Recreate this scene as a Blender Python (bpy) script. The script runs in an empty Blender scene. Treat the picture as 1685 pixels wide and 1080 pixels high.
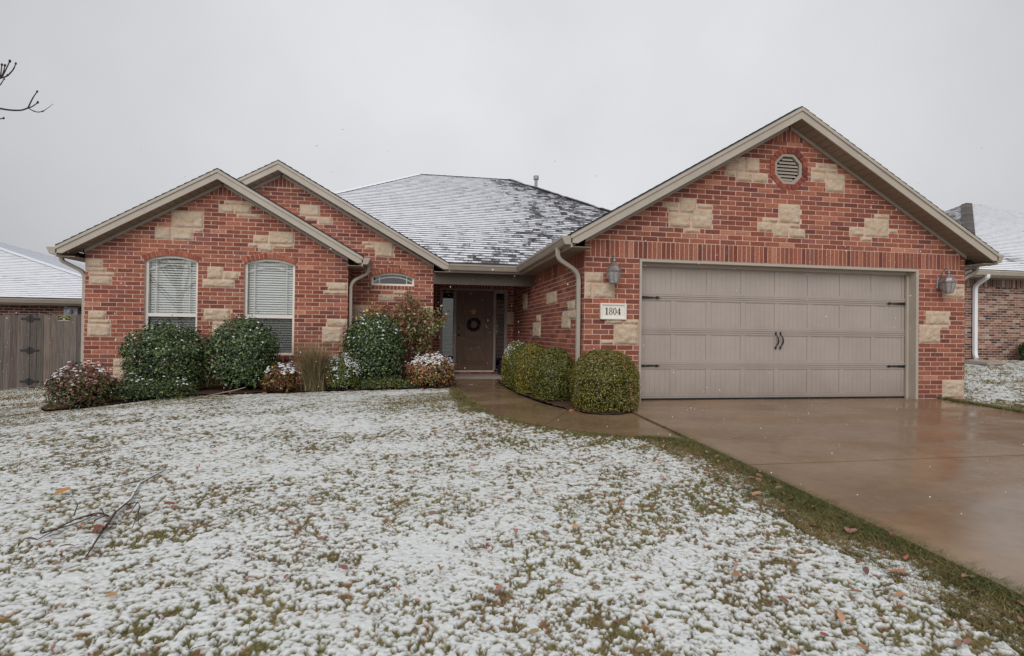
import bpy, math, random
import numpy as np
from mathutils import Vector, Matrix
from mathutils.geometry import tessellate_polygon
R = math.radians
random.seed(7); rng = np.random.default_rng(7)
S = bpy.context.scene
COL = S.collection

# ------------------------------------------------------------------ camera
cam = bpy.data.objects.new('camera', bpy.data.cameras.new('camera')); COL.objects.link(cam)
cam.data.sensor_width = 36; cam.data.lens = 891.99/1685*36
cam.data.clip_start = .05; cam.data.clip_end = 1500
a_, b_, r_ = R(9.8888), R(.5241), R(.7273)
fw = Vector((math.sin(a_)*math.cos(b_), math.cos(a_)*math.cos(b_), math.sin(b_)))
rt = Vector((math.cos(a_), -math.sin(a_), 0)); up = rt.cross(fw)
rt2 = rt*math.cos(r_)+up*math.sin(r_); up2 = up*math.cos(r_)-rt*math.sin(r_)
m = Matrix((rt2, up2, -fw)).transposed().to_4x4(); m.translation = (-2.4077, -7.6526, 1.1428)
cam.matrix_world = m
S.camera = cam

# ------------------------------------------------------------------ world, sun, exposure
SUN_EL, SUN_AZ = 38, 200      # azimuth from +Y clockwise: behind the camera, a little left
w = bpy.data.worlds.new('World'); S.world = w; w.use_nodes = True
nt = w.node_tree; nt.nodes.clear()
out = nt.nodes.new('ShaderNodeOutputWorld'); bg = nt.nodes.new('ShaderNodeBackground')
sky = nt.nodes.new('ShaderNodeTexSky'); sky.sky_type = 'NISHITA'; sky.sun_disc = False
sky.sun_elevation = R(SUN_EL); sky.sun_rotation = R(SUN_AZ); sky.dust_density = 4; sky.air_density = 1
hs = nt.nodes.new('ShaderNodeHueSaturation'); hs.inputs['Saturation'].default_value = .12
mx = nt.nodes.new('ShaderNodeMix'); mx.data_type = 'RGBA'; mx.inputs[0].default_value = .86
tc = nt.nodes.new('ShaderNodeTexCoord'); no = nt.nodes.new('ShaderNodeTexNoise')
no.inputs['Scale'].default_value = 1.7; no.inputs['Detail'].default_value = 5; no.inputs['Roughness'].default_value = .5
cr = nt.nodes.new('ShaderNodeValToRGB')
cr.color_ramp.elements[0].position = .3; cr.color_ramp.elements[0].color = (5.75, 5.88, 6.15, 1)
cr.color_ramp.elements[1].position = .7; cr.color_ramp.elements[1].color = (7.5, 7.55, 7.8, 1)
nt.links.new(tc.outputs['Generated'], no.inputs['Vector']); nt.links.new(no.outputs['Fac'], cr.inputs['Fac'])
nt.links.new(sky.outputs[0], hs.inputs['Color']); nt.links.new(hs.outputs[0], mx.inputs[6])
vm = nt.nodes.new('ShaderNodeVectorMath'); vm.operation = 'DOT_PRODUCT'; vm.inputs[1].default_value = Vector((.20, .86, .42)).normalized()
nt.links.new(tc.outputs['Generated'], vm.inputs[0])
gr = nt.nodes.new('ShaderNodeMapRange'); gr.interpolation_type = 'SMOOTHSTEP'; gr.inputs[1].default_value = .55; gr.inputs[2].default_value = 1.; gr.inputs[3].default_value = .80; gr.inputs[4].default_value = 1.09
nt.links.new(vm.outputs['Value'], gr.inputs[0])
gm = nt.nodes.new('ShaderNodeVectorMath'); gm.operation = 'SCALE'; nt.links.new(cr.outputs[0], gm.inputs[0]); nt.links.new(gr.outputs[0], gm.inputs['Scale'])
nt.links.new(gm.outputs[0], mx.inputs[7]); nt.links.new(mx.outputs[2], bg.inputs['Color'])
bg.inputs['Strength'].default_value = .103
nt.links.new(bg.outputs[0], out.inputs[0])
sl = bpy.data.lights.new('sun', 'SUN'); sl.energy = 1.5; sl.angle = R(50); sl.color = (1, .97, .93)
so = bpy.data.objects.new('sun', sl); COL.objects.link(so)
az, el = R(SUN_AZ), R(SUN_EL)
sd = Vector((math.sin(az)*math.cos(el), math.cos(az)*math.cos(el), math.sin(el)))
so.rotation_euler = sd.to_track_quat('Z', 'Y').to_euler()
S.view_settings.view_transform = 'Standard'; S.view_settings.look = 'None'
S.view_settings.exposure = 0; S.view_settings.gamma = 1
S.render.engine = 'CYCLES'; S.cycles.max_bounces = 6; S.cycles.transparent_max_bounces = 8

# ------------------------------------------------------------------ object helpers
def tag(o, label=None, cat=None, group=None, kind=None):
    for k, v in (('label', label), ('category', cat), ('group', group), ('kind', kind)):
        if v: o[k] = v
    return o
def empty(name, loc=(0, 0, 0), label=None, cat=None, group=None):
    o = bpy.data.objects.new(name, None); COL.objects.link(o); o.location = loc
    o.empty_display_size = .2
    return tag(o, label, cat, group)
def link(name, me, mats, parent=None):
    o = bpy.data.objects.new(name, me); COL.objects.link(o)
    for m_ in mats: me.materials.append(m_)
    if parent:
        o.parent = parent
        p, off = parent, Vector((0, 0, 0))
        while p: off += p.location; p = p.parent
        o.location = -off            # meshes are written in world coordinates
    return o

class MB:
    def __init__(s): s.v = []; s.f = []; s.m = []; s.c = []; s.uv = {}
    def add(s, vs, fs, mat=0, col=(1, 1, 1)):
        b = len(s.v); s.v += [tuple(p) for p in vs]; s.c += [col]*len(vs)
        for f in fs: s.f.append([i+b for i in f]); s.m.append(mat)
        return s
    def hexa(s, P, mat=0, col=(1, 1, 1)):   # 8 points: bottom 4 (ccw from above), top 4
        return s.add(P, [(3, 2, 1, 0), (4, 5, 6, 7), (0, 1, 5, 4), (1, 2, 6, 5), (2, 3, 7, 6), (3, 0, 4, 7)], mat, col)
    def box(s, x0, x1, y0, y1, z0, z1, mat=0, col=(1, 1, 1)):
        return s.hexa([(x0, y0, z0), (x1, y0, z0), (x1, y1, z0), (x0, y1, z0), (x0, y0, z1), (x1, y0, z1), (x1, y1, z1), (x0, y1, z1)], mat, col)
    def prism(s, pts, fn, d0, d1, mat=0, col=(1, 1, 1)):   # pts 2-D, fn(u, v, d) -> xyz
        n = len(pts)
        A = [fn(u, v, d0) for u, v in pts]; B = [fn(u, v, d1) for u, v in pts]
        fs = [(i, (i+1) % n, (i+1) % n+n, i+n) for i in range(n)]
        for t in tessellate_polygon([[Vector((u, v, 0)) for u, v in pts]]):
            fs.append(tuple(reversed(t))); fs.append(tuple(k+n for k in t))
        return s.add(A+B, fs, mat, col)
    def tube(s, path, rad, n=8, mat=0, col=(1, 1, 1)):
        path = [Vector(p) for p in path]
        if not hasattr(rad, '__len__'): rad = [rad]*len(path)
        vs = []; fs = []
        t0 = (path[1]-path[0]).normalized(); ref = Vector((0, 0, 1)) if abs(t0.z) < .9 else Vector((1, 0, 0))
        x = t0.cross(ref).normalized()
        for i, p in enumerate(path):
            t = (path[min(i+1, len(path)-1)]-path[max(i-1, 0)]).normalized()
            x = (x-t*x.dot(t)).normalized(); y = t.cross(x)
            for k in range(n):
                a = 2*math.pi*k/n; vs.append(p+(x*math.cos(a)+y*math.sin(a))*rad[i])
        for i in range(len(path)-1):
            for k in range(n):
                fs.append((i*n+k, i*n+(k+1) % n, (i+1)*n+(k+1) % n, (i+1)*n+k))
        fs.append(tuple(range(n))[::-1]); fs.append(tuple(range((len(path)-1)*n, len(path)*n)))
        return s.add(vs, fs, mat, col)
    def sweep(s, path, sec, side, mat=0, col=(1, 1, 1)):   # section (a along side, b along normal)
        path = [Vector(p) for p in path]; side = Vector(side).normalized(); n = len(sec); vs = []; fs = []
        for i, p in enumerate(path):
            t = (path[min(i+1, len(path)-1)]-path[max(i-1, 0)]).normalized(); y = side.cross(t).normalized()
            for a, b in sec: vs.append(p+side*a+y*b)
        for i in range(len(path)-1):
            for k in range(n): fs.append((i*n+k, i*n+(k+1) % n, (i+1)*n+(k+1) % n, (i+1)*n+k))
        fs.append(tuple(range(n))[::-1]); fs.append(tuple(range((len(path)-1)*n, len(path)*n)))
        return s.add(vs, fs, mat, col)
    def lathe(s, prof, c, n=12, mat=0, rot=0, col=(1, 1, 1)):
        vs = []; fs = []
        for r, z in prof:
            for k in range(n):
                a = 2*math.pi*k/n+rot; vs.append((c[0]+r*math.cos(a), c[1]+r*math.sin(a), c[2]+z))
        for i in range(len(prof)-1):
            for k in range(n): fs.append((i*n+k, i*n+(k+1) % n, (i+1)*n+(k+1) % n, (i+1)*n+k))
        fs.append(tuple(range(n))[::-1]); fs.append(tuple(range((len(prof)-1)*n, len(prof)*n)))
        return s.add(vs, fs, mat, col)
    def build(s, name, mats, parent=None, smooth=False):
        me = bpy.data.meshes.new(name); me.from_pydata(s.v, [], s.f)
        me.polygons.foreach_set('material_index', s.m)
        if smooth: me.polygons.foreach_set('use_smooth', [True]*len(s.f))
        ca = me.attributes.new('col', 'FLOAT_COLOR', 'POINT')
        ca.data.foreach_set('color', np.hstack([np.array(s.c, 'f').reshape(-1, 3), np.ones((len(s.c), 1), 'f')]).ravel())
        me.update()
        if not isinstance(mats, (list, tuple)): mats = [mats]
        return link(name, me, mats, parent)

def np_mesh(name, V, F, mats, cols=None, parent=None, smooth=False, extra=None):
    """V (n,3); F (m,k) all faces with k corners"""
    me = bpy.data.meshes.new(name); k = F.shape[1]
    me.vertices.add(len(V)); me.vertices.foreach_set('co', V.astype('f').ravel())
    me.loops.add(F.size); me.loops.foreach_set('vertex_index', F.astype('i').ravel())
    me.polygons.add(len(F)); me.polygons.foreach_set('loop_start', np.arange(0, F.size, k, dtype='i'))
    me.polygons.foreach_set('loop_total', np.full(len(F), k, 'i'))
    if smooth: me.polygons.foreach_set('use_smooth', np.ones(len(F), bool))
    me.update(calc_edges=True); me.validate()
    if cols is not None:
        ca = me.attributes.new('col', 'FLOAT_COLOR', 'POINT')
        ca.data.foreach_set('color', np.hstack([cols.astype('f'), np.ones((len(cols), 1), 'f')]).ravel())
    for kx, ar in (extra or {}).items():
        at = me.attributes.new(kx, 'FLOAT', 'POINT'); at.data.foreach_set('value', ar.astype('f').ravel())
    if not isinstance(mats, (list, tuple)): mats = [mats]
    return link(name, me, mats, parent)

# ------------------------------------------------------------------ value noise (numpy)
def _h(ix, iy, s):
    n = (ix.astype(np.int64)*374761393+iy.astype(np.int64)*668265263+s*982451653) & 0xffffffff
    n = ((n ^ (n >> 13))*1274126177) & 0xffffffff
    return ((n ^ (n >> 16)) & 0xffff)/65535.
def vn(x, y, s=0):
    x = np.asarray(x, float); y = np.asarray(y, float)
    ix = np.floor(x); iy = np.floor(y); fx = x-ix; fy = y-iy
    fx = fx*fx*(3-2*fx); fy = fy*fy*(3-2*fy)
    a = _h(ix, iy, s); b = _h(ix+1, iy, s); c = _h(ix, iy+1, s); d = _h(ix+1, iy+1, s)
    return (a*(1-fx)+b*fx)*(1-fy)+(c*(1-fx)+d*fx)*fy
def fbm(x, y, s=0, o=4):
    t = 0; a = .5; n = 0
    for i in range(o): t = t+a*vn(x*2**i, y*2**i, s+i*7); n += a; a *= .55
    return t/n
def sstep(e0, e1, x): t = np.clip((x-e0)/(e1-e0), 0, 1); return t*t*(3-2*t)

# ------------------------------------------------------------------ materials
def mat(name, base=(.5, .5, .5), rough=.7, metal=0, spec=.5):
    m = bpy.data.materials.new(name); m.use_nodes = True; b = m.node_tree.nodes['Principled BSDF']
    b.inputs['Base Color'].default_value = (*base, 1); b.inputs['Roughness'].default_value = rough
    b.inputs['Metallic'].default_value = metal; b.inputs['Specular IOR Level'].default_value = spec
    return m
def N(m, t, **kw):
    n = m.node_tree.nodes.new(t)
    for k, v in kw.items():
        if k in n.inputs: n.inputs[k].default_value = v
        else: setattr(n, k, v)
    return n
def L(m, a, b): m.node_tree.links.new(a, b)
def B(m): return m.node_tree.nodes['Principled BSDF']
def ramp(m, pts):
    n = N(m, 'ShaderNodeValToRGB'); r = n.color_ramp
    while len(r.elements) < len(pts): r.elements.new(.5)
    for e, (p, c) in zip(r.elements, pts): e.position = p; e.color = (*c, 1) if len(c) == 3 else c
    return n
def mixc(m, fac, a, b, blend='MIX'):
    n = N(m, 'ShaderNodeMix', data_type='RGBA', blend_type=blend)
    for i, x in ((0, fac), (6, a), (7, b)):
        if isinstance(x, bpy.types.NodeSocket): L(m, x, n.inputs[i])
        elif i == 0: n.inputs[0].default_value = x
        else: n.inputs[i].default_value = (*x, 1)
    return n.outputs[2]
def mth(m, op, a, b=0., c=0.):
    n = N(m, 'ShaderNodeMath', operation=op)
    for i, x in enumerate((a, b, c)):
        if isinstance(x, bpy.types.NodeSocket): L(m, x, n.inputs[i])
        else: n.inputs[i].default_value = x
    return n.outputs[0]
def objco(m, scale=(1, 1, 1)):
    t = N(m, 'ShaderNodeTexCoord'); mp = N(m, 'ShaderNodeMapping'); mp.inputs['Scale'].default_value = scale
    L(m, t.outputs['Object'], mp.inputs['Vector']); return mp.outputs[0]
def noise(m, vec, scale, detail=4, rough=.55):
    n = N(m, 'ShaderNodeTexNoise', Scale=scale, Detail=detail, Roughness=rough)
    if vec: L(m, vec, n.inputs['Vector'])
    return n.outputs['Fac']
def bump(m, h, strength=.3, dist=.01):
    n = N(m, 'ShaderNodeBump', Strength=strength, Distance=dist); L(m, h, n.inputs['Height']); L(m, n.outputs[0], B(m).inputs['Normal'])
def mottled(name, base, amt=.12, scale=6, rough=.65, bs=.15, spec=.4, sc=(1, 1, 1)):
    m = mat(name, base, rough, spec=spec); v = objco(m, sc); n = noise(m, v, scale, 5)
    r = ramp(m, [(.3, tuple(c*(1-amt) for c in base)), (.7, tuple(min(1, c*(1+amt)) for c in base))])
    L(m, n, r.inputs[0]); L(m, r.outputs[0], B(m).inputs['Base Color'])
    if bs: bump(m, noise(m, v, scale*12, 3), bs, .003)
    return m
def attrmat(name, rough=.6, spec=.4, bs=0, bscale=300, vary=0., vscale=60):
    m = mat(name, (1, 1, 1), rough, spec=spec); a = N(m, 'ShaderNodeAttribute', attribute_name='col')
    c = a.outputs['Color']
    if vary:
        n = noise(m, objco(m), vscale, 4); r = ramp(m, [(.25, (1-vary,)*3), (.75, (1+vary*.6,)*3)]); L(m, n, r.inputs[0])
        c = mixc(m, 1., c, r.outputs[0], 'MULTIPLY')
        if name == 'brick':
            lo = noise(m, objco(m, (1, 1, .6)), 1.1, 4, .6); rl = ramp(m, [(.3, (.84, .85, .88)), (.5, (1, 1, 1)), (.72, (1.14, 1.10, 1.06))]); L(m, lo, rl.inputs[0]); c = mixc(m, 1., c, rl.outputs[0], 'MULTIPLY')
            sp_ = noise(m, objco(m), 75, 3, .7); rs = ramp(m, [(.60, (0, 0, 0)), (.72, (.5, .5, .5))]); L(m, sp_, rs.inputs[0]); c = mixc(m, rs.outputs[0], c, (.50, .30, .22))
    L(m, c, B(m).inputs['Base Color'])
    if bs: bump(m, noise(m, objco(m), bscale, 3), bs, .003)
    return m
M = {}
M['brick'] = attrmat('brick', .88, .2, .5, 130, .38, 34)
M['mortar'] = mottled('mortar', (.66, .46, .375), .14, 9, .95, .3, .1)
def stone_mat():
    m = mat('limestone', (.6, .45, .28), .92, spec=.2); v = objco(m)
    n = noise(m, v, 11, 8, .72); r = ramp(m, [(.28, (.56, .36, .235)), (.42, (.68, .50, .35)), (.55, (.71, .575, .44)), (.70, (.70, .61, .52))]); L(m, n, r.inputs[0])
    L(m, r.outputs[0], B(m).inputs['Base Color'])
    bump(m, noise(m, v, 22, 8, .75), 1., .04); return m
M['stone'] = stone_mat()
M['trim'] = mottled('taupe_paint', (.44, .385, .325), .07, 3, .5, .05, .4)
M['trim2'] = mottled('taupe_gutter', (.38, .325, .27), .07, 3, .45, .03, .5)
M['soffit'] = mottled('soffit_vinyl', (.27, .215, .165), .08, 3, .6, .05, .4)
M['gdoor'] = mottled('garage_door_paint', (.395, .338, .305), .07, 2, .5, .12, .45)
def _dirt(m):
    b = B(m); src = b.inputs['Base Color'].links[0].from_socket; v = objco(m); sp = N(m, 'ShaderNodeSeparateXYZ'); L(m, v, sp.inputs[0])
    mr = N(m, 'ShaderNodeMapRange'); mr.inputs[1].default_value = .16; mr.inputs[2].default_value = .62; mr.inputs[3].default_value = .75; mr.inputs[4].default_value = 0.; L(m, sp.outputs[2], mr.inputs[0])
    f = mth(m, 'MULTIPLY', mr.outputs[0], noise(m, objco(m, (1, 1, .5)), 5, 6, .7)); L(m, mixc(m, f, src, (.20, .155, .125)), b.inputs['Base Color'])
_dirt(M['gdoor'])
M['frame'] = mottled('window_vinyl', (.78, .73, .66), .04, 4, .45, 0, .4)
M['blind'] = mottled('blind_vinyl', (.88, .88, .85), .03, 4, .5, 0, .4)
M['gblind'] = mottled('grey_blind', (.30, .29, .28), .05, 4, .5, 0)
M['black'] = mottled('black_iron', (.012, .011, .012), .2, 20, .45, .2, .5)
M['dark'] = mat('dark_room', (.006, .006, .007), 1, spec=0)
def glass_mat(name, tint=(1, 1, 1), dens=0.):
    m = bpy.data.materials.new(name); m.use_nodes = True; t = m.node_tree; t.nodes.remove(B(m))
    o = t.nodes['Material Output']
    tr = N(m, 'ShaderNodeBsdfTransparent'); tr.inputs[0].default_value = (*tint, 1)
    gl = N(m, 'ShaderNodeBsdfGlossy'); gl.inputs['Roughness'].default_value = .02
    lw = N(m, 'ShaderNodeLayerWeight', Blend=.5); mxs = N(m, 'ShaderNodeMixShader')
    L(m, mth(m, 'ADD', mth(m, 'MULTIPLY', mth(m, 'POWER', lw.outputs['Facing'], 4.), .8), .10), mxs.inputs[0]); L(m, tr.outputs[0], mxs.inputs[1]); L(m, gl.outputs[0], mxs.inputs[2])
    L(m, mxs.outputs[0], o.inputs['Surface']); return m
M['glass'] = glass_mat('window_glass', (.94, .95, .95))
def screen_mat():
    m = bpy.data.materials.new('insect_screen'); m.use_nodes = True; t = m.node_tree; t.nodes.remove(B(m)); o = t.nodes['Material Output']
    tr = N(m, 'ShaderNodeBsdfTransparent'); tr.inputs[0].default_value = (1, 1, 1, 1)
    d = N(m, 'ShaderNodeBsdfDiffuse'); d.inputs[0].default_value = (.03, .03, .03, 1)
    x = N(m, 'ShaderNodeMixShader'); x.inputs[0].default_value = .25
    L(m, tr.outputs[0], x.inputs[1]); L(m, d.outputs[0], x.inputs[2]); L(m, x.outputs[0], o.inputs['Surface']); return m
M['screen'] = screen_mat()
def wood_door():
    m = mat('door_wood', (.1, .05, .03), .5); v = objco(m, (30, 1, 1.5)); n = noise(m, v, 2.2, 5, .6)
    r = ramp(m, [(.3, (.10, .056, .036)), (.7, (.215, .125, .08))]); L(m, n, r.inputs[0]); L(m, r.outputs[0], B(m).inputs['Base Color']); bump(m, n, .2, .004); return m
M['door'] = wood_door()
M['doorframe'] = mottled('door_frame_paint', (.38, .32, .29), .08, 5, .5, .05)
def fence_mat():
    m = attrmat('weathered_wood', .9, .15, 0); v = objco(m, (26, 26, 1.1)); n = noise(m, v, 2.0, 6, .62)
    a = N(m, 'ShaderNodeAttribute', attribute_name='col'); r = ramp(m, [(.28, (.45, .43, .42)), (.52, (.95, .93, .92)), (.75, (1.35, 1.3, 1.27))]); L(m, n, r.inputs[0])
    L(m, mixc(m, 1., a.outputs['Color'], r.outputs[0], 'MULTIPLY'), B(m).inputs['Base Color']); bump(m, n, .5, .006); return m
M['fence'] = fence_mat()
def roof_mat(name, tone=(.075, .07, .078)):
    m = mat(name, tone, .9, spec=.25)
    uv = N(m, 'ShaderNodeUVMap', uv_map='uv'); sp = N(m, 'ShaderNodeSeparateXYZ'); L(m, uv.outputs[0], sp.inputs[0])
    row = mth(m, 'FLOOR', mth(m, 'DIVIDE', sp.outputs[1], .135))
    fr = mth(m, 'FRACT', mth(m, 'DIVIDE', sp.outputs[1], .135))
    wn = N(m, 'ShaderNodeTexWhiteNoise', noise_dimensions='1D'); L(m, row, wn.inputs['W'])
    us = mth(m, 'ADD', sp.outputs[0], mth(m, 'MULTIPLY', wn.outputs[0], 9.7))
    tabu = mth(m, 'DIVIDE', us, .19); tab = mth(m, 'FLOOR', tabu)
    cb = N(m, 'ShaderNodeCombineXYZ'); L(m, tab, cb.inputs[0]); L(m, row, cb.inputs[1])
    w2 = N(m, 'ShaderNodeTexWhiteNoise', noise_dimensions='2D'); L(m, cb.outputs[0], w2.inputs['Vector'])
    r = ramp(m, [(0, tuple(c*.55 for c in tone)), (1, tuple(c*1.5 for c in tone))]); L(m, w2.outputs[0], r.inputs[0])
    g = noise(m, objco(m), 120, 2); base = mixc(m, .35, r.outputs[0], mixc(m, g, tuple(c*.4 for c in tone), tuple(c*1.8 for c in tone)))
    cov = N(m, 'ShaderNodeAttribute', attribute_name='cov').outputs['Fac']
    cb2 = N(m, 'ShaderNodeCombineXYZ'); L(m, mth(m, 'MULTIPLY', us, 5.), cb2.inputs[0]); L(m, mth(m, 'MULTIPLY', row, 3.1), cb2.inputs[1])
    n1 = noise(m, cb2.outputs[0], 1.3, 3, .7)
    n2 = noise(m, objco(m), 26, 4, .7)
    n3 = noise(m, objco(m), 1.1, 3, .6)
    # snow thins at the butt edge of each course (fr near 0) and in the tab gaps
    low = mth(m, 'MULTIPLY', mth(m, 'SUBTRACT', 1., mth(m, 'MULTIPLY', fr, 2.9)), .44); low = mth(m, 'MAXIMUM', low, 0.)
    s = mth(m, 'ADD', mth(m, 'MULTIPLY', n1, .55), mth(m, 'MULTIPLY', n2, .42))
    s = mth(m, 'ADD', s, mth(m, 'MULTIPLY', n3, .35)); s = mth(m, 'ADD', s, mth(m, 'MULTIPLY', w2.outputs[0], .22))
    s = mth(m, 'SUBTRACT', mth(m, 'ADD', s, cov), low)
    mr = N(m, 'ShaderNodeMapRange', interpolation_type='SMOOTHSTEP'); mr.inputs[1].default_value = 1.06; mr.inputs[2].default_value = 1.30
    L(m, s, mr.inputs[0]); k = mr.outputs[0]
    L(m, mixc(m, k, base, (.80, .82, .87)), B(m).inputs['Base Color'])
    bump(m, mth(m, 'ADD', k, mth(m, 'MULTIPLY', g, .25)), .5, .008)
    return m
M['roof'] = roof_mat('snowy_shingles', (.085, .082, .092))
M['roofr'] = roof_mat('snowy_brown_shingles', (.12, .105, .10))
M['snow'] = mottled('snow', (.80, .815, .83), .03, 40, .8, .4, .3)
def concrete(name, base, wet=True):
    m = mat(name, base, .5, spec=.5); v = objco(m)
    n = noise(m, v, .75, 7, .62); n2 = noise(m, v, 9, 5, .6); n4 = noise(m, objco(m, (.5, 1.4, 1)), 1.3, 4, .55)
    r = ramp(m, [(.34, tuple(c*.55 for c in base)), (.52, base), (.70, tuple(c*1.45 for c in base))]); L(m, mth(m, 'ADD', mth(m, 'MULTIPLY', n, .7), mth(m, 'MULTIPLY', n2, .3)), r.inputs[0])
    c = mixc(m, mth(m, 'MULTIPLY', noise(m, v, 260, 2), .35), r.outputs[0], (base[0]*1.7, base[1]*1.65, base[2]*1.6))
    r2 = ramp(m, [(.42, (.05,)*3), (.60, (.36,)*3)]); L(m, n4, r2.inputs[0])
    if wet:
        sx = N(m, 'ShaderNodeSeparateXYZ'); L(m, v, sx.inputs[0])
        dry = N(m, 'ShaderNodeMapRange'); dry.inputs[1].default_value = 4.35; dry.inputs[2].default_value = 4.7
        L(m, mth(m, 'ADD', sx.outputs[1], mth(m, 'MULTIPLY', n2, .25)), dry.inputs[0])
        c = mixc(m, dry.outputs[0], c, (.50, .44, .38))
        L(m, mixc(m, dry.outputs[0], r2.outputs[0], (.9, .9, .9)), B(m).inputs['Roughness'])
    else: L(m, r2.outputs[0], B(m).inputs['Roughness'])
    L(m, c, B(m).inputs['Base Color'])
    bump(m, mth(m, 'ADD', noise(m, v, 150, 3), mth(m, 'MULTIPLY', noise(m, v, 3, 3), 3.)), .12, .004)
    return m
M['concrete'] = concrete('wet_concrete', (.215, .142, .085))
M['leaf'] = attrmat('leaves', .38, .5)
M['bark'] = mottled('bark', (.05, .035, .032), .3, 25, .85, .4, .2)
M['ground'] = attrmat('lawn_surface', .9, .15, .25, 260)
M['mulch'] = mottled('mulch', (.09, .055, .04), .4, 30, .95, 1., .1)
M['grass'] = attrmat('grass_blades', .6, .3)
M['white'] = mottled('white_paint', (.80, .81, .84), .03, 4, .4, 0)
M['plaque'] = mottled('cast_stone', (.80, .76, .69), .04, 12, .8, .15)
M['pewter'] = mottled('brushed_pewter', (.30, .27, .27), .25, 30, .38, .1); B(M['pewter']).inputs['Metallic'].default_value = .6
M['seeded'] = mottled('seeded_glass', (.34, .32, .31), .3, 45, .12, .5)
M['galv'] = mottled('galvanised_pipe', (.34, .35, .37), .12, 14, .5, .1)

# ------------------------------------------------------------------ ground height
DX0, DX1 = .42, 6.08
def gz(x, y):
    x = np.asarray(x, float); y = np.asarray(y, float)
    z = .12+.035*np.minimum(y, 0)
    tl = np.maximum(0, -5.7-x); z = z-.08*(np.sqrt(tl*tl+.09)-.3)*np.where(tl > 0, 1, 1)
    tr = np.maximum(0, x-6.9); z = z+.066*(np.sqrt(tr*tr+.09)-.3)
    z = np.where(x < -14, np.minimum(z, z*0-.5+.035*np.minimum(y, 0)), z)
    return z
def g1(x, y): return float(gz(x, y))

# ------------------------------------------------------------------ walls of brick
C = .0762; Z0 = 2.2806; JT = .0122
def poly_iv(poly, z):
    xs = []; n = len(poly)
    for i in range(n):
        (x0, a), (x1, b) = poly[i], poly[(i+1) % n]
        if (a <= z) != (b <= z): xs.append(x0+(x1-x0)*(z-a)/(b-a))
    xs.sort(); return [(xs[i], xs[i+1]) for i in range(0, len(xs)-1, 2)]
def sub(ivs, cuts):
    for c0, c1 in cuts:
        o = []
        for a, b in ivs:
            if c1 <= a or c0 >= b: o.append((a, b)); continue
            if c0 > a: o.append((a, c0))
            if c1 < b: o.append((c1, b))
        ivs = o
    return ivs
PAL = [((.240, .078, .056), 4), ((.295, .098, .066), 6), ((.345, .120, .078), 6), ((.40, .150, .096), 3), ((.46, .205, .135), 1), ((.190, .068, .056), 2), ((.27, .105, .085), 2)]
PALW = [c for c, n in PAL for _ in range(n)]
PALN = [(.16, .09, .075), (.21, .125, .10), (.26, .17, .135), (.10, .065, .06), (.30, .16, .12), (.24, .12, .085), (.38, .30, .25), (.06, .045, .045)]
def bcol(pal=None):
    c = random.choice(pal or PALW); k = random.uniform(.88, 1.13); return tuple(min(1, x*k) for x in c)
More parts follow.
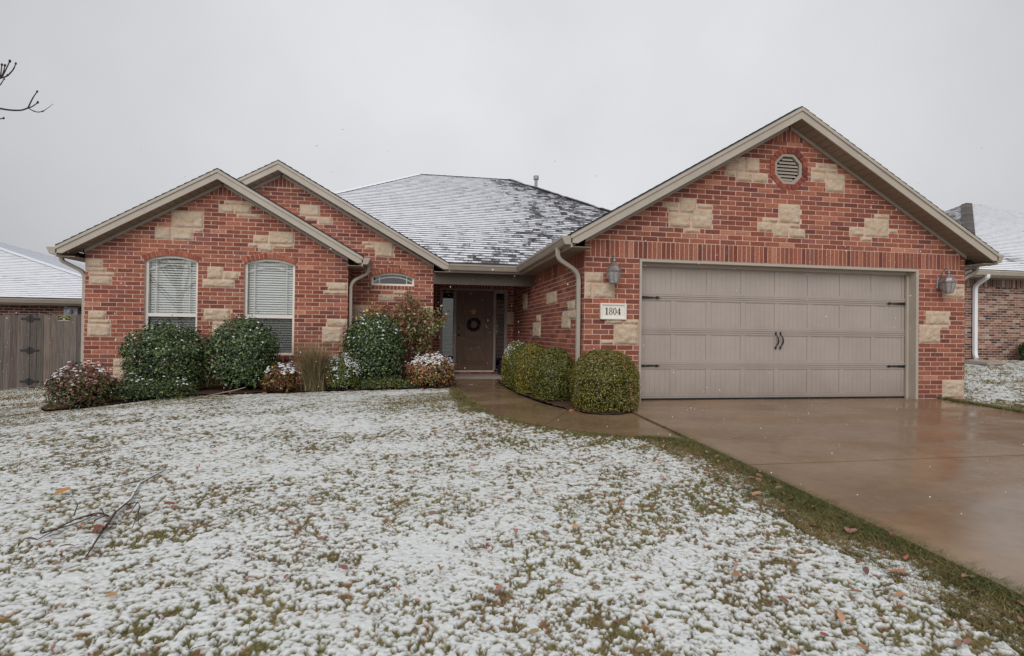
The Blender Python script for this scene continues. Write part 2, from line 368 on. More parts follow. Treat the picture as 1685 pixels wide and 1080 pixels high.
def brick_wall(name, parent, fn, outline, holes=(), rings=(), stones=(), bands=(), rows=(-32, 40), shift_above=None, edge=True, pal=None, dark_in=True, BL=.254, CH=C):
    """fn(u, z, d): d = distance out of the wall face. outline, holes: (u, z) loops; rings: (loop excluded from bricks)."""
    mb = MB()
    u_min = min(p[0] for p in outline); u_max = max(p[0] for p in outline)
    # mortar body
    loops = [[Vector((u, z, 0)) for u, z in outline]]+[[Vector((u, z, 0)) for u, z in h] for h in holes]
    flat = [p for l in loops for p in l]; tris = tessellate_polygon(loops)
    mb.add([fn(p.x, p.y, -.0045) for p in flat], [tuple(t) for t in tris], 1)
    for h in list(holes):
        n = len(h)
        mb.add([fn(u, z, -.0045) for u, z in h]+[fn(u, z, -.13) for u, z in h], [(i, (i+1) % n, (i+1) % n+n, i+n) for i in range(n)], 1)
    def brick(pb, pt, zb, zt, col):     # pb, pt = (u0, u1) at bottom, top
        o = random.uniform(-.002, .0015); e = .0015
        a = [fn(pb[0]+e, zb, o), fn(pb[1]-e, zb, o), fn(pt[1]-e, zt, o), fn(pt[0]+e, zt, o)]
        b = [fn(pb[0]+e, zb, -.1), fn(pb[1]-e, zb, -.1), fn(pt[1]-e, zt, -.1), fn(pt[0]+e, zt, -.1)]
        mb.add(a+b, [(0, 1, 2, 3), (0, 4, 5, 1), (1, 5, 6, 2), (2, 6, 7, 3), (3, 7, 4, 0)], 0, col)
    excl = list(rings) if rings else list(holes)
    strects = [(s0, s1, Z0+k0*C+(shift_above or 0)*(k0 >= 3), Z0+k1*C+(shift_above or 0)*(k0 >= 3)) for s0, s1, k0, k1 in stones]
    for k in range(*rows):
        zz = Z0+k*CH+((shift_above or 0) if k >= 3 else 0)
        if shift_above and 0 <= k < 3: continue
        zb, zt = zz+JT/2, zz+CH-JT/2; zm = (zb+zt)/2
        if any(b[2] < zm < b[3] for b in bands if b[0] <= u_min+.01 and b[1] >= u_max-.01): continue
        ib, it, im = [poly_iv(outline, z) for z in (zb, zt, zm)]
        if not im: continue
        cb = [iv for h in excl for iv in poly_iv(h, zb)]; ct = [iv for h in excl for iv in poly_iv(h, zt)]
        st = [(s0-JT*.3, s1+JT*.3) for s0, s1, a, b in strects if a-.01 < zm < b+.01]
        bd = [(b[0], b[1]) for b in bands if b[2] < zm < b[3]]
        B_ = sub(ib, cb+st+bd); T_ = sub(it, ct+st+bd)
        rnd_state = random.random(); slices = [(zb, zt, B_, T_)]; colmap = None
        if len(B_) != len(T_):
            slices = []; colmap = {}; ns = 5
            for q in range(ns):
                za, zc = zb+(zt-zb)*q/ns, zb+(zt-zb)*(q+1)/ns; zq = (za+zc)/2
                iq = sub(poly_iv(outline, zq), [iv for h in excl for iv in poly_iv(h, zq)]+st+bd); slices.append((za, zc, iq, iq))
        for zb, zt, (b0, b1), (t0, t1) in [(za, zc, p_, q_) for za, zc, BB, TT in slices for p_, q_ in zip(BB, TT)]:
            x = u_min-(.085 if k % 2 else 0)+(0 if k % 2 == 0 else -.0)
            x = u_min + (0 if k % 2 == 0 else .127-.254)
            lo, hi = min(b0, t0), max(b1, t1)
            x += math.floor((lo-x)/BL)*BL
            while x < hi:
                j = random.uniform(-.002, .002)
                p0, p1 = x+JT/2, x+BL-JT/2+j
                q0 = (max(p0, b0), min(p1, b1)); q1 = (max(p0, t0), min(p1, t1))
                if q0[1]-q0[0] > .018 or q1[1]-q1[0] > .018:
                    q0 = (q0[0], max(q0[0]+.004, q0[1])); q1 = (q1[0], max(q1[0]+.004, q1[1]))
                    if q0[0] <= b1 and q1[0] <= t1:
                        key = round(x, 3)
                        if colmap is None: cc_ = bcol(pal)
                        else:
                            if key not in colmap: colmap[key] = bcol(pal)
                            cc_ = colmap[key]
                        brick(q0, q1, zb, zt, cc_)
                x += BL
    for b0, b1, zb, zt, clip in [(*b[:4], b[4] if len(b) > 4 else None) for b in bands]:   # soldier bands
        x = b0
        while x < b1-.02:
            p0, p1 = x+JT/2, min(x+C*.97-JT/2, b1)
            tp0 = tp1 = zt-JT/2
            if clip: tp0, tp1 = min(tp0, clip(p0)), min(tp1, clip(p1))
            if min(tp0, tp1) > zb+.02:
                o = random.uniform(-.002, .0015); col = bcol(pal)
                a = [fn(p0, zb+JT/2, o), fn(p1, zb+JT/2, o), fn(p1, tp1, o), fn(p0, tp0, o)]
                b = [fn(p0, zb+JT/2, -.1), fn(p1, zb+JT/2, -.1), fn(p1, tp1, -.1), fn(p0, tp0, -.1)]
                mb.add(a+b, [(0, 1, 2, 3), (0, 4, 5, 1), (1, 5, 6, 2), (2, 6, 7, 3), (3, 7, 4, 0)], 0, col)
            x += C*.97
    wobj = mb.build(name, [M['brick'], M['mortar']], parent)
    # stones: rough faced blocks, each cluster block one mesh under the wall
    for s0, s1, za, zb_ in strects:
        nx, nz = max(3, int((s1-s0)/.025)), max(3, int((zb_-za)/.022)); V = []; F = []
        sd = random.random()*50; st = MB()
        for j in range(nz+1):
            for i in range(nx+1):
                fu, fz = i/nx, j/nz; u = s0+.006+(s1-s0-.012)*fu; z = za+.006+(zb_-za-.012)*fz
                e = min(1, min(fu, 1-fu)*(s1-s0)/.022, min(fz, 1-fz)*(zb_-za)/.022)
                d = -.004+.042*(e**.5)*(.1+1.2*float(fbm(u*17+sd, z*23, 3, 4)))
                V.append(fn(u, z, d))
        for j in range(nz):
            for i in range(nx): q = j*(nx+1)+i; F.append((q, q+1, q+nx+2, q+nx+1))
        st.add(V, F)
        bd = [(s0+.006, za+.006), (s1-.006, za+.006), (s1-.006, zb_-.006), (s0+.006, zb_-.006)]
        st.add([fn(u, z, -.004) for u, z in bd]+[fn(u, z, -.05) for u, z in bd], [(0, 1, 5, 4), (1, 2, 6, 5), (2, 3, 7, 6), (3, 0, 4, 7)])
        o = st.build('accent_stone', [M['stone']], None, smooth=True)
        o.parent = wobj; o.location = (0, 0, 0)
    return wobj
def arch(u0, u1, zs, zt, n=14, off=0.):   # arc from (u0, zs) to (u1, zs) with crown zt; off = outward offset
    h = zt-zs; wd = (u1-u0)/2; r = (wd*wd+h*h)/(2*h); cx, cz = (u0+u1)/2, zt-r; t = math.asin(wd/r)
    return [(cx+(r+off)*math.sin(-t+2*t*i/n), cz+(r+off)*math.cos(-t+2*t*i/n)) for i in range(n+1)]
def arched_loop(u0, u1, z0, zs, zt, off=0.):
    A = arch(u0, u1, zs, zt, 14, off)
    return [(u0, z0), (u1, z0)]+A[::-1]
def voussoirs(name, parent, fn, u0, u1, zs, zt, n, depth=.095, d0=.006):
    mb = MB(); h = zt-zs; wd = (u1-u0)/2; r = (wd*wd+h*h)/(2*h); cx, cz = (u0+u1)/2, zt-r; t = math.asin(wd/r)+.012/r
    mb2 = MB()
    for i in range(n):
        a0, a1 = -t+2*t*(i+.07)/n, -t+2*t*(i+.93)/n
        P = [(cx+rr*math.sin(a), cz+rr*math.cos(a)) for rr, a in ((r+.003, a0), (r+.003, a1), (r+depth, a1), (r+depth, a0))]
        mb.prism(P, lambda u, v, d: fn(u, v, d), -.1, d0+random.uniform(-.002, .002), 0, bcol([(.36, .11, .07), (.30, .085, .06), (.42, .14, .085)]))
    A = [(cx+(r+.004)*math.sin(-t+2*t*i/20), cz+(r+.004)*math.cos(-t+2*t*i/20)) for i in range(21)]
    Bq = [(cx+(r+depth+.012)*math.sin(-t+2*t*i/20), cz+(r+depth+.012)*math.cos(-t+2*t*i/20)) for i in range(21)]
    for i in range(20):
        mb.add([fn(*A[i], -.003), fn(*A[i+1], -.003), fn(*Bq[i+1], -.003), fn(*Bq[i], -.003)], [(0, 1, 2, 3)], 1)
    return mb.build(name, [M['brick'], M['mortar']], parent)

# ------------------------------------------------------------------ the house
H = empty('brick_house', (0, 0, .1), 'single storey red brick house with limestone accents, three gables and a wide taupe garage door', 'house')
GWd = 6.632
F_g = lambda u, z, d: (u, -d, z)
F_s = lambda u, z, d: (-d, u, z)          # side wall x = 0, u = y
F_l = lambda u, z, d: (u, 2.99-d, z)
F_m = lambda u, z, d: (u, 3.70-d, z)
F_d = lambda u, z, d: (u, 5.91-d, z)
ZE = 2.55; SL = .5825
WB = .02
GAP = 3.316
def groof(x): return ZE+SL*(3.616-abs(x-GAP))
def lroof(x): return 2.53+SL*(2.52-abs(x+5.94))*1.0
LAP = -5.94
MAP = -5.10
def mroof(x): return 2.55+SL*(3.30-abs(x-MAP))*.975
vent_o = [(3.322+.325*math.cos(R(22.5+45*i))/math.cos(R(22.5)), 3.787+.325*math.sin(R(22.5+45*i))/math.cos(R(22.5))) for i in range(8)]
vent_h = [(3.322+.245*math.cos(R(22.5+45*i))/math.cos(R(22.5)), 3.787+.245*math.sin(R(22.5+45*i))/math.cos(R(22.5))) for i in range(8)]
GL, GR = .849, 5.727
door_hole = [(GL, WB), (GR, WB), (GR, Z0), (GL, Z0)]
o_g = [(0, WB), (GWd, WB), (GWd, groof(GWd)-.2), (GAP, groof(GAP)-.2), (0, groof(0)-.2)]
# garage front is split by the door: outline goes round the opening
o_g = [(0, WB), (GL, WB), (GL, Z0), (GR, Z0), (GR, WB), (GWd, WB), (GWd, groof(GWd)-.2), (GAP, groof(GAP)-.2), (0, groof(0)-.2)]
st_g = [(0.01, 0.28, -5, -3), (0.01, 0.11, -8, -5), (0.12, 0.46, -8, -5), (0.32, 0.60, -13, -12), (0.61, 0.84, -13, -12), (0.46, 0.84, -17, -13), (0.25, 0.45, -17, -16), (1.21, 1.47, 10, 11), (1.48, 1.76, 9, 12), (1.29, 1.47, 9, 10), (1.77, 2.03, 10, 11), (1.31, 1.67, 6, 9), (1.68, 2.02, 6, 10), (1.55, 1.82, 5, 6), (3.15, 3.53, 8, 12), (2.88, 3.14, 8, 9), (2.79, 3.05, 6, 8), (3.06, 3.33, 5, 8), (3.34, 3.53, 7, 8), (3.34, 3.62, 5, 7), (2.37, 2.55, 20, 21), (2.56, 2.81, 18, 21), (2.25, 2.55, 18, 20), (2.23, 2.4, 17, 18), (2.41, 2.69, 16, 18), (2.7, 2.96, 16, 18), (3.83, 4.0, 20, 21), (4.01, 4.19, 20, 21), (3.72, 3.99, 19, 20), (4.0, 4.18, 19, 20), (3.72, 3.97, 17, 19), (3.98, 4.33, 15, 19), (4.88, 5.16, 10, 11), (4.42, 4.69, 6, 8), (4.7, 5.15, 6, 10), (4.62, 4.84, 5, 6), (5.16, 5.32, 7, 8), (5.87, 6.33, -12, -9), (6.16, 6.32, -13, -12), (5.75, 6.15, -16, -12), (6.44, 6.62, -4, -3), (6.19, 6.62, -6, -4), (6.2, 6.62, -28, -24)]
band_g = [(.09, GWd-.09, Z0, Z0+.262), (3.316-.55, 3.316+.55, 4.2, 4.6, lambda u: groof(u)-.205)]
wall_g = brick_wall('wall', H, F_g, o_g, [vent_h], [vent_o], st_g, band_g, (-30, 30), .0334)
mbc = MB()                                      # bricks stacked at the ends of the soldier course
for u0, u1 in ((.0015, .085), (GWd-.085, GWd-.0015)):
    mbc = MB()
    for k in range(3): mbc.box(u0, u1, -.0005, .08, Z0+.006+k*.087, Z0+.006+k*.087+.076, 0, bcol())
    mbc.build('corner_bricks', M['brick'], H)
# octagonal gable vent
mb = MB()
for i in range(8):
    a, b = vent_o[i], vent_o[(i+1) % 8]; c, d = vent_h[i], vent_h[(i+1) % 8]
    for j in range(3):
        f0, f1 = (j+.06)/3, (j+.94)/3
        lerp = lambda p, q, f: (p[0]+(q[0]-p[0])*f, p[1]+(q[1]-p[1])*f)
        mb.prism([lerp(c, d, f0), lerp(c, d, f1), lerp(a, b, f1), lerp(a, b, f0)], F_g, -.1, .012, 0, bcol([(.34, .10, .065), (.27, .075, .055), (.2, .055, .045)]))
    mb.add([F_g(*c, -.001), F_g(*d, -.001), F_g(*b, -.001), F_g(*a, -.001)], [(0, 1, 2, 3)], 1)
mb.build('vent_surround', [M['brick'], M['mortar']], H)
mb = MB(); vi = [(3.322+(x-3.322)*.80, 3.787+(z-3.787)*.80) for x, z in vent_h]
for i in range(8):
    a, b = vent_h[i], vent_h[(i+1) % 8]; c, d = vi[i], vi[(i+1) % 8]
    mb.prism([a, b, d, c], F_g, -.06, -.012)
for k in range(7):
    z = 3.787-.17+k*.053; hw = min(.185, .185-(max(0, abs(z+.015-3.787)-.075)))
    mb.hexa([(3.322-hw, .030, z-.012), (3.322+hw, .030, z-.012), (3.322+hw, .055, z+.02), (3.322-hw, .055, z+.02),
             (3.322-hw, .030, z), (3.322+hw, .030, z), (3.322+hw, .06, z+.036), (3.322-hw, .06, z+.036)])
mb.prism(vent_h, F_g, -.09, -.085, 1)
mb.build('gable_vent', [M['trim2'], M['dark']], H)
# garage side wall, door wall, middle and left wings
st_s = [(4.2, 4.66, -8, -3), (1.62, 2.3, -8, -5), (0.49, 0.88, -10, -8), (0.72, 1.19, -14, -10), (0.41, 0.71, -12, -10), (2.84, 3.2, -12, -10), (2.85, 3.5, -16, -12)]
brick_wall('wall', H, F_s, [(0.015, WB), (5.91, WB), (5.91, 2.39), (0.015, 2.39)], stones=st_s, bands=[(.0, 5.91, Z0-2*C, Z0-2*C+.26)], rows=(-30, -2))
brick_wall('wall', H, lambda u, z, d: (GWd+d, u, z), [(0.015, -.05), (15.0, -.05), (15.0, 2.39), (0.015, 2.39)], rows=(-31, 2))
DH = [(-1.865, .1), (-.165, .1), (-.165, 2.235), (-1.865, 2.235)]
brick_wall('wall', H, F_d, [(-2.09, WB), (-1.865, WB), (-1.865, 2.235), (-.165, 2.235), (-.165, WB), (-.001, WB), (-.001, 2.39), (-2.09, 2.39)], stones=[(-.16, -.012, -12, -8), (-2.08, -1.88, -24, -21)], bands=[(-1.865, -.165, 2.235, 2.42, lambda u: 2.38)], rows=(-30, 2))
W1 = (-7.218, -6.34); W2 = (-5.556, -4.672); WZ0, WZS, WZT = .675, 2.357, 2.462
h1, h2 = [arched_loop(a, b, WZ0, WZS, WZT) for a, b in (W1, W2)]
r1, r2 = [[(a, WZ0), (b, WZ0), (b, WZS-.004), (b+.03, WZS)]+arch(a, b, WZS, WZT, 14, .10)[::-1]+[(a-.03, WZS), (a, WZS-.004)] for a, b in (W1, W2)]
WBL = -.25
XL0, XL1 = -8.165, -3.7204
o_l = [(XL0, WBL), (XL1, WBL), (XL1, lroof(XL1)-.2), (LAP, lroof(LAP)-.2), (XL0, lroof(XL0)-.2)]
st_l = [(-8.155, -7.89, -1, 1), (-8.155, -7.83, -2, -1), (-8.11, -7.71, -3, -2), (-8.1, -7.74, -5, -3), (-8.1, -7.82, -13, -11), (-8.1, -7.75, -14, -13), (-8.11, -7.74, -17, -14), (-7.69, -7.47, -24, -22), (-7.69, -7.47, -27, -24), (-6.79, -6.26, 9, 13), (-7.06, -6.79, 6, 9), (-6.78, -6.43, 6, 9), (-6.42, -6.27, 8, 9), (-6.18, -5.92, -3, 0), (-5.91, -5.65, -3, -1), (-6.26, -5.72, -5, -3), (-6.23, -5.78, -13, -10), (-6.08, -5.78, -17, -13), (-5.92, -5.41, 15, 16), (-6.01, -5.75, 13, 15), (-5.74, -5.46, 13, 15), (-5.7, -5.32, 12, 13), (-5.41, -5.15, 6, 8), (-5.14, -4.69, 6, 9), (-5.5, -5.33, 5, 6), (-5.32, -5.07, 4, 6), (-5.06, -4.7, 5, 6), (-4.08, -3.73, -5, -3), (-4.16, -3.73, -6, -5), (-4.09, -3.725, -14, -12), (-4.17, -3.81, -18, -14), (-4.57, -4.42, -27, -23)]
brick_wall('wall', H, F_l, o_l, [h1, h2], [r1, r2], st_l, [(LAP-.45, LAP+.45, 3.575, 3.9, lambda u: lroof(u)-.205)], (-34, 30))
XM = -2.095
W3 = (-3.348, -2.488); h3 = arched_loop(*W3, 2.083, 2.248, 2.352)
r3 = [(W3[0], 2.083-.09), (W3[1], 2.083-.09), (W3[1], 2.245), (W3[1]+.03, 2.248)]+arch(*W3, 2.248, 2.352, 14, .10)[::-1]+[(W3[0]-.03, 2.248), (W3[0], 2.245)]
o_m = [(-8.1, 1.5), (XL1+.003, 1.5), (XL1+.003, WBL), (XM, WBL), (XM, mroof(XM)-.2), (MAP, mroof(MAP)-.2), (-8.1, mroof(-8.1)-.2)]
st_m = [(-4.75, -4.37, 15, 18), (-4.64, -4.4, 14, 15), (-4.39, -4.12, 13, 15), (-3.54, -3.29, 8, 9), (-3.48, -3.29, 7, 8), (-3.28, -2.91, 5, 9), (-2.91, -2.65, -5, -4), (-3.2, -2.92, -7, -5), (-2.91, -2.69, -6, -5), (-3.7, -3.4, -12, -8), (-2.29, -2.1, -10, -8)]
brick_wall('wall', H, F_m, o_m, [h3], [r3], st_m, [(W3[0]+.002, W3[1]-.002, 2.083-.088, 2.083), (MAP-.5, MAP+.5, 3.97, 4.3, lambda u: mroof(u)-.205)], (-32, 30))
brick_wall('wall', H, lambda u, z, d: (XL1+d, u, z), [(3.005, WBL), (3.70, WBL), (3.70, 2.36), (3.005, 2.36)], rows=(-34, 2))
brick_wall('wall', H, lambda u, z, d: (XM+d, u, z), [(3.715, WBL), (5.91, WBL), (5.91, 2.36), (3.715, 2.36)], rows=(-34, 2))
brick_wall('wall', H, lambda u, z, d: (XL0-d, u, z), [(3.005, -.5), (15.0, -.5), (15.0, 2.36), (3.005, 2.36)], rows=(-37, 2))
for wn, f_, (a, b), s_, t_, n_ in (('w1', F_l, W1, WZS, WZT, 13), ('w2', F_l, W2, WZS, WZT, 13), ('w3', F_m, W3, 2.248, 2.352, 13)):
    voussoirs('brick_arch', H, f_, a, b, s_, t_, n_)
mb = MB()                                       # rowlock sills
for (a, b) in (W1, W2):
    mb = MB(); x = a-.03
    while x < b+.02:
        mb.hexa([(x, 2.95, WZ0-.075), (x+.066, 2.95, WZ0-.075), (x+.066, 3.06, WZ0-.06), (x, 3.06, WZ0-.06), (x, 2.945, WZ0-.012), (x+.066, 2.945, WZ0-.012), (x+.066, 3.06, WZ0+.004), (x, 3.06, WZ0+.004)], 0, bcol())
        x += .0762
    mb.build('brick_sill', M['brick'], H)

brick_wall('wall', H, lambda u, z, d: (u, 15.0+d, z), [(-8.1, -.5), (GWd-.05, -.5), (GWd-.05, 2.39), (-8.1, 2.39)], rows=(-36, 2))
mb = MB(); mb.box(-8.0, 6.5, 6.6, 6.65, -.3, 2.5); mb.box(-.0, .01, 5.95, 6.6, -.1, 2.5); mb.box(XM-.12, XM-.11, 3.85, 6.6, -.1, 2.5); mb.build('light_blocker', M['dark'], H)  # unseen dark sheets added to block light leaking through the wall gaps
# ---- windows
def window(x0, x1, z0, zs, zt, Y, rail=None, arc=True, slats=True, fr=.045):
    """double hung window in the opening of a wall whose face is at Y"""
    yf = Y+.055
    P = lambda u, z, d: (u, yf-d, z)
    mb = MB()
    outer = arched_loop(x0+.002, x1-.002, z0, zs, zt-.004); inner = arched_loop(x0+fr, x1-fr, z0+fr, zs-.004, zt-fr)
    n = len(outer)
    for i in range(n): mb.prism([outer[i], outer[(i+1) % n], inner[(i+1) % n], inner[i]], P, -.06, 0)
    if rail: mb.prism([(x0+fr, rail-.03), (x1-fr, rail-.03), (x1-fr, rail+.03), (x0+fr, rail+.03)], P, -.05, -.006)
    w_ = mb.build('window', M['frame'], H)
    mb = MB(); zlo = (rail+.03) if rail else z0+fr
    mb.prism([(x0+fr, zlo), (x1-fr, zlo)]+arched_loop(x0+fr, x1-fr, 0, zs-.004, zt-fr)[2:], P, -.026, -.022)
    if rail: mb.prism([(x0+fr, z0+fr), (x1-fr, z0+fr), (x1-fr, rail-.03), (x0+fr, rail-.03)], P, -.046, -.042)
    g = mb.build('pane', M['glass'], w_); g.location = (0, 0, 0)
    if rail:
        mb = MB(); mb.prism([(x0+fr, z0+fr), (x1-fr, z0+fr), (x1-fr, rail-.03), (x0+fr, rail-.03)], P, -.034, -.032)
        g = mb.build('insect_screen', M['screen'], w_); g.location = (0, 0, 0)
    mb = MB(); gw = .018
    for gx in (x0+fr+.115, x1-fr-.115):
        zt_ = zs+(zt-zs)*.42
        mb.prism([(gx-gw/2, zlo), (gx+gw/2, zlo), (gx+gw/2, zt_-.01), (gx-gw/2, zt_-.01)], P, -.035, -.028)
    dz = .145 if rail else .075
    A = arch(x0+fr, x1-fr, zs-dz, zt-dz-.005, 14); A2 = arch(x0+fr, x1-fr, zs-dz-gw, zt-dz-.005-gw, 14)
    for i in range(14): mb.prism([A2[i], A2[i+1], A[i+1], A[i]], P, -.036, -.0282)
    g = mb.build('grille', M['frame'], w_); g.location = (0, 0, 0)
    if slats:
        mb = MB(); zz = z0+.06; top = zs+.005
        mb.box(x0+fr+.01, x1-fr-.01, yf+.07, yf+.11, top-.005, top+.035)
        while zz < top-.02:
            mb.hexa([(x0+fr+.01, yf+.066, zz), (x1-fr-.01, yf+.066, zz), (x1-fr-.01, yf+.086, zz+.030), (x0+fr+.01, yf+.086, zz+.030),
                     (x0+fr+.01, yf+.066, zz+.003), (x1-fr-.01, yf+.066, zz+.003), (x1-fr-.01, yf+.086, zz+.033), (x0+fr+.01, yf+.086, zz+.033)])
            zz += .0445
        for gx in (x0+.17, x1-.17): mb.box(gx-.002, gx+.002, yf+.064, yf+.066, z0+.06, top)
        g = mb.build('blinds', M['blind'], w_); g.location = (0, 0, 0)
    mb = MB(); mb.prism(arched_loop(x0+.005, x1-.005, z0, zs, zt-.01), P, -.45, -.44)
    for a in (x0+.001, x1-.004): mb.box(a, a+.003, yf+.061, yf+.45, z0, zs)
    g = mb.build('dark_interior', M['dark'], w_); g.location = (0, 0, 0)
    return w_
window(*W1, WZ0, WZS, WZT, 2.99, 1.39); window(*W2, WZ0, WZS, WZT, 2.99, 1.39)
window(*W3, 2.083, 2.248, 2.352, 3.70, None, slats=False, fr=.04)

# ---- garage door
GD0, GD1, GDB, GDT, GY = .885, 5.70, .165, 2.262, .165
mb = MB()
mb.box(GL+.002, .886, -.004, .2, .13, 2.27); mb.box(GL+.002, .886, .0-.012, .03, .13, 2.27)
mb = MB()
mb.box(GL+.003, .889, -.006, .2, .13, 2.236)                    # left jamb
mb.box(5.676, GR-.003, -.006, .2, .13, 2.236)                   # right jamb
mb.box(5.632, 5.674, .125, .16, .13, 2.2)                       # stop, right
mb.box(GL+.003, GR-.003, -.006, .2, 2.238, Z0-.004)             # head
mb.box(.891, 5.674, .125, .16, 2.19, 2.236)                     # stop, head
mb.box(.889, .900, .125, .16, .13, 2.188)
mb.build('garage_door_frame', M['trim'], H)
gd = MB(); secz = [.165, .682, 1.215, 1.735, 2.235]; PW = (5.64-.91)/8
gd.box(.892, 5.66, GY+.02, GY+.05, .166, 2.23)
for s in range(4):
    a, b = secz[s]+.004, secz[s+1]-.004
    gd.box(.892, 5.655, GY+.004, GY+.022, a, a+.055); gd.box(.892, 5.655, GY+.004, GY+.022, b-.055, b)     # rails
    gd.box(.892, 5.655, GY-.006, GY+.0035, b-.022, b-.006); gd.box(.892, 5.655, GY-.001, GY+.0035, a+.030, a+.040)
    for i in range(8):
        p0 = .91+PW*i; c0, c1 = p0+.028, p0+PW-.055
        gd.box(c1, c1+.083 if i < 7 else 5.655, GY+.0105, GY+.0225, a+.0555, b-.0555)                      # stile
        if i == 0: gd.box(.892, c0, GY+.0105, GY+.0225, a+.0555, b-.0555)
        n = 6; pw = (c1-c0-.012)/n
        for k in range(n): gd.box(c0+.006+pw*k+.0009, c0+.006+pw*(k+1)-.0009, GY+.0165, GY+.021, a+.068, b-.068)
        for (u0, u1, v0, v1) in ((c0, c1, a+.0557, a+.0665), (c0, c1, b-.0665, b-.0557)): gd.box(u0, u1, GY+.0115, GY+.021, v0, v1)
gdo = gd.build('garage_door', M['gdoor'], H)
sm = MB(); sm.box(.892, 5.655, GY+.0, GY+.045, .128, .163); o = sm.build('bottom_seal', M['black'], gdo); o.location = (0, 0, 0)
for x, z, s in ((.895, 1.712, 1), (.895, .668, 1), (5.645, 1.712, -1), (5.645, .668, -1)):
    mb = MB(); y = GY-.008
    P = lambda u, v, d: (x+s*u, y-d, z+v)
    mb.prism([(0, -.022), (.29, -.008), (.29, .008), (0, .022)] if s > 0 else [(0, -.022), (0, .022), (.29, .008), (.29, -.008)], P, -.004, .006)
    mb.prism([(.27, 0), (.30, -.017), (.325, -.02), (.345, -.006), (.375, 0), (.345, .006), (.325, .02), (.30, .017)], P, -.004, .008)
    for q in (.03, .13, .22): mb.tube([P(q, 0, .006), P(q, 0, .012)], .007, 8)
    o = mb.build('strap_hinge', M['black'], gdo); o.location = (0, 0, 0)
for x, s in ((3.235, 1), (3.318, 1)):
    mb = MB(); zc = .965+.11; pts = []
    for i in range(13):
        t = i/12; z = zc+.10-.20*t; b = math.sin(math.pi*t)
        pts.append((x+.026*b, GY-.012-.03*b, z))
    mb.tube(pts, [.006+.007*math.sin(math.pi*i/12) for i in range(13)], 8)
    for zz in (zc+.115, zc-.115): mb.prism([(x, zz+.028), (x-.016, zz), (x, zz-.028), (x+.016, zz)], lambda u, v, d: (u, GY-d, v), 0, .014)
    o = mb.build('handle', M['black'], gdo, smooth=False); o.location = (0, 0, 0)

# ---- front door and sidelights
DY = 5.91
mb = MB()
for x0, x1 in ((-1.862, -1.815), (-1.513, -1.462), (-.522, -.47), (-.215, -.168)): mb.box(x0, x1, DY-.005, DY+.11, .195, 2.232)
mb.box(-1.815, -1.513, DY, DY+.1, 2.19, 2.23); mb.box(-1.462, -.522, DY, DY+.1, 2.19, 2.23); mb.box(-.47, -.215, DY, DY+.1, 2.16, 2.23)
mb.build('door_frame', M['doorframe'], H)
mb = MB(); x = -1.86
while x < -.17: mb.box(x+.004, min(x+.25, -.168), DY-.05, DY+.1, .105, .155, 0, bcol()); x += .254
mb.box(-1.86, -.168, DY-.042, DY+.1, .09, .158, 1)
mb.build('threshold_bricks', [M['brick'], M['mortar']], H)
mb = MB(); mb.box(-1.49, -.5, DY-.055, DY+.1, .160, .193); mb.build('door_sill', M['frame'], H)
dm = MB(); DX_0, DX_1, dy = -1.458, -.526, DY+.05
dm.box(DX_0, DX_1, dy, dy+.04, .2, 2.186)
def ring(mb, out, inn, P, d0, d1):
    n = len(out)
    for i in range(n): mb.prism([out[i], out[(i+1) % n], inn[(i+1) % n], inn[i]], P, d0, d1)
PD = lambda u, v, d: (u, dy-d, v)
for (z0, z1, arcd) in ((.36, .86, 0), (.99, 1.95, .1)):
    a, b = DX_0+.165, DX_1-.165
    mk = lambda o: [(a+o, z0+o), (b-o, z0+o), (b-o, z1-o), (a+o, z1-o)] if not arcd else arched_loop(a+o, b-o, z0+o, z1-o, z1+arcd-o)
    ring(dm, mk(0), mk(.026), PD, .001, .026)
    dm.prism(mk(.065), PD, .001, .020)
fd = dm.build('front_door', M['door'], H)
mb = MB(); mb.tube([(DX_0+.07, dy-.002, 1.08), (DX_0+.07, dy-.055, 1.08)], [.018, .024], 10); mb.tube([(DX_0+.07, dy-.055, 1.08), (DX_0+.07, dy-.075, 1.08)], [.03, .012], 10)
o = mb.build('door_knob', M['black'], fd); o.location = (0, 0, 0)
mb = MB(); mb.tube([(DX_0+.07, dy-.002, 1.25), (DX_0+.07, dy-.025, 1.25)], .028, 12); o = mb.build('deadbolt', M['black'], fd); o.location = (0, 0, 0)
for x0, x1, nm in ((-1.815, -1.513, 0), (-.47, -.215, 1)):
    mb = MB(); f = .022
    ring(mb, [(x0, .2), (x1, .2), (x1, 2.16), (x0, 2.16)], [(x0+f, .2+f), (x1-f, .2+f), (x1-f, 2.16-f), (x0+f, 2.16-f)], lambda u, v, d: (u, DY+.04-d, v), -.03, 0)
    wd_ = mb.build('sidelight', M['doorframe'], H)
    mb = MB(); mb.box(x0+f, x1-f, DY+.056, DY+.06, .22, 2.14); o = mb.build('pane', M['glass'], wd_); o.location = (0, 0, 0)
    mb = MB(); z = .5
    while z < 2.1:
        mb.hexa([(x0+f, DY+.085, z), (x1-f, DY+.085, z), (x1-f, DY+.1, z+.014), (x0+f, DY+.1, z+.014), (x0+f, DY+.085, z+.002), (x1-f, DY+.085, z+.002), (x1-f, DY+.1, z+.016), (x0+f, DY+.1, z+.016)]); z += .034
    o = mb.build('blinds', M['gblind'], wd_); o.location = (0, 0, 0)
    mb = MB(); mb.box(x0, x1, DY+.3, DY+.31, .2, 2.19); o = mb.build('dark_interior', M['dark'], wd_); o.location = (0, 0, 0)
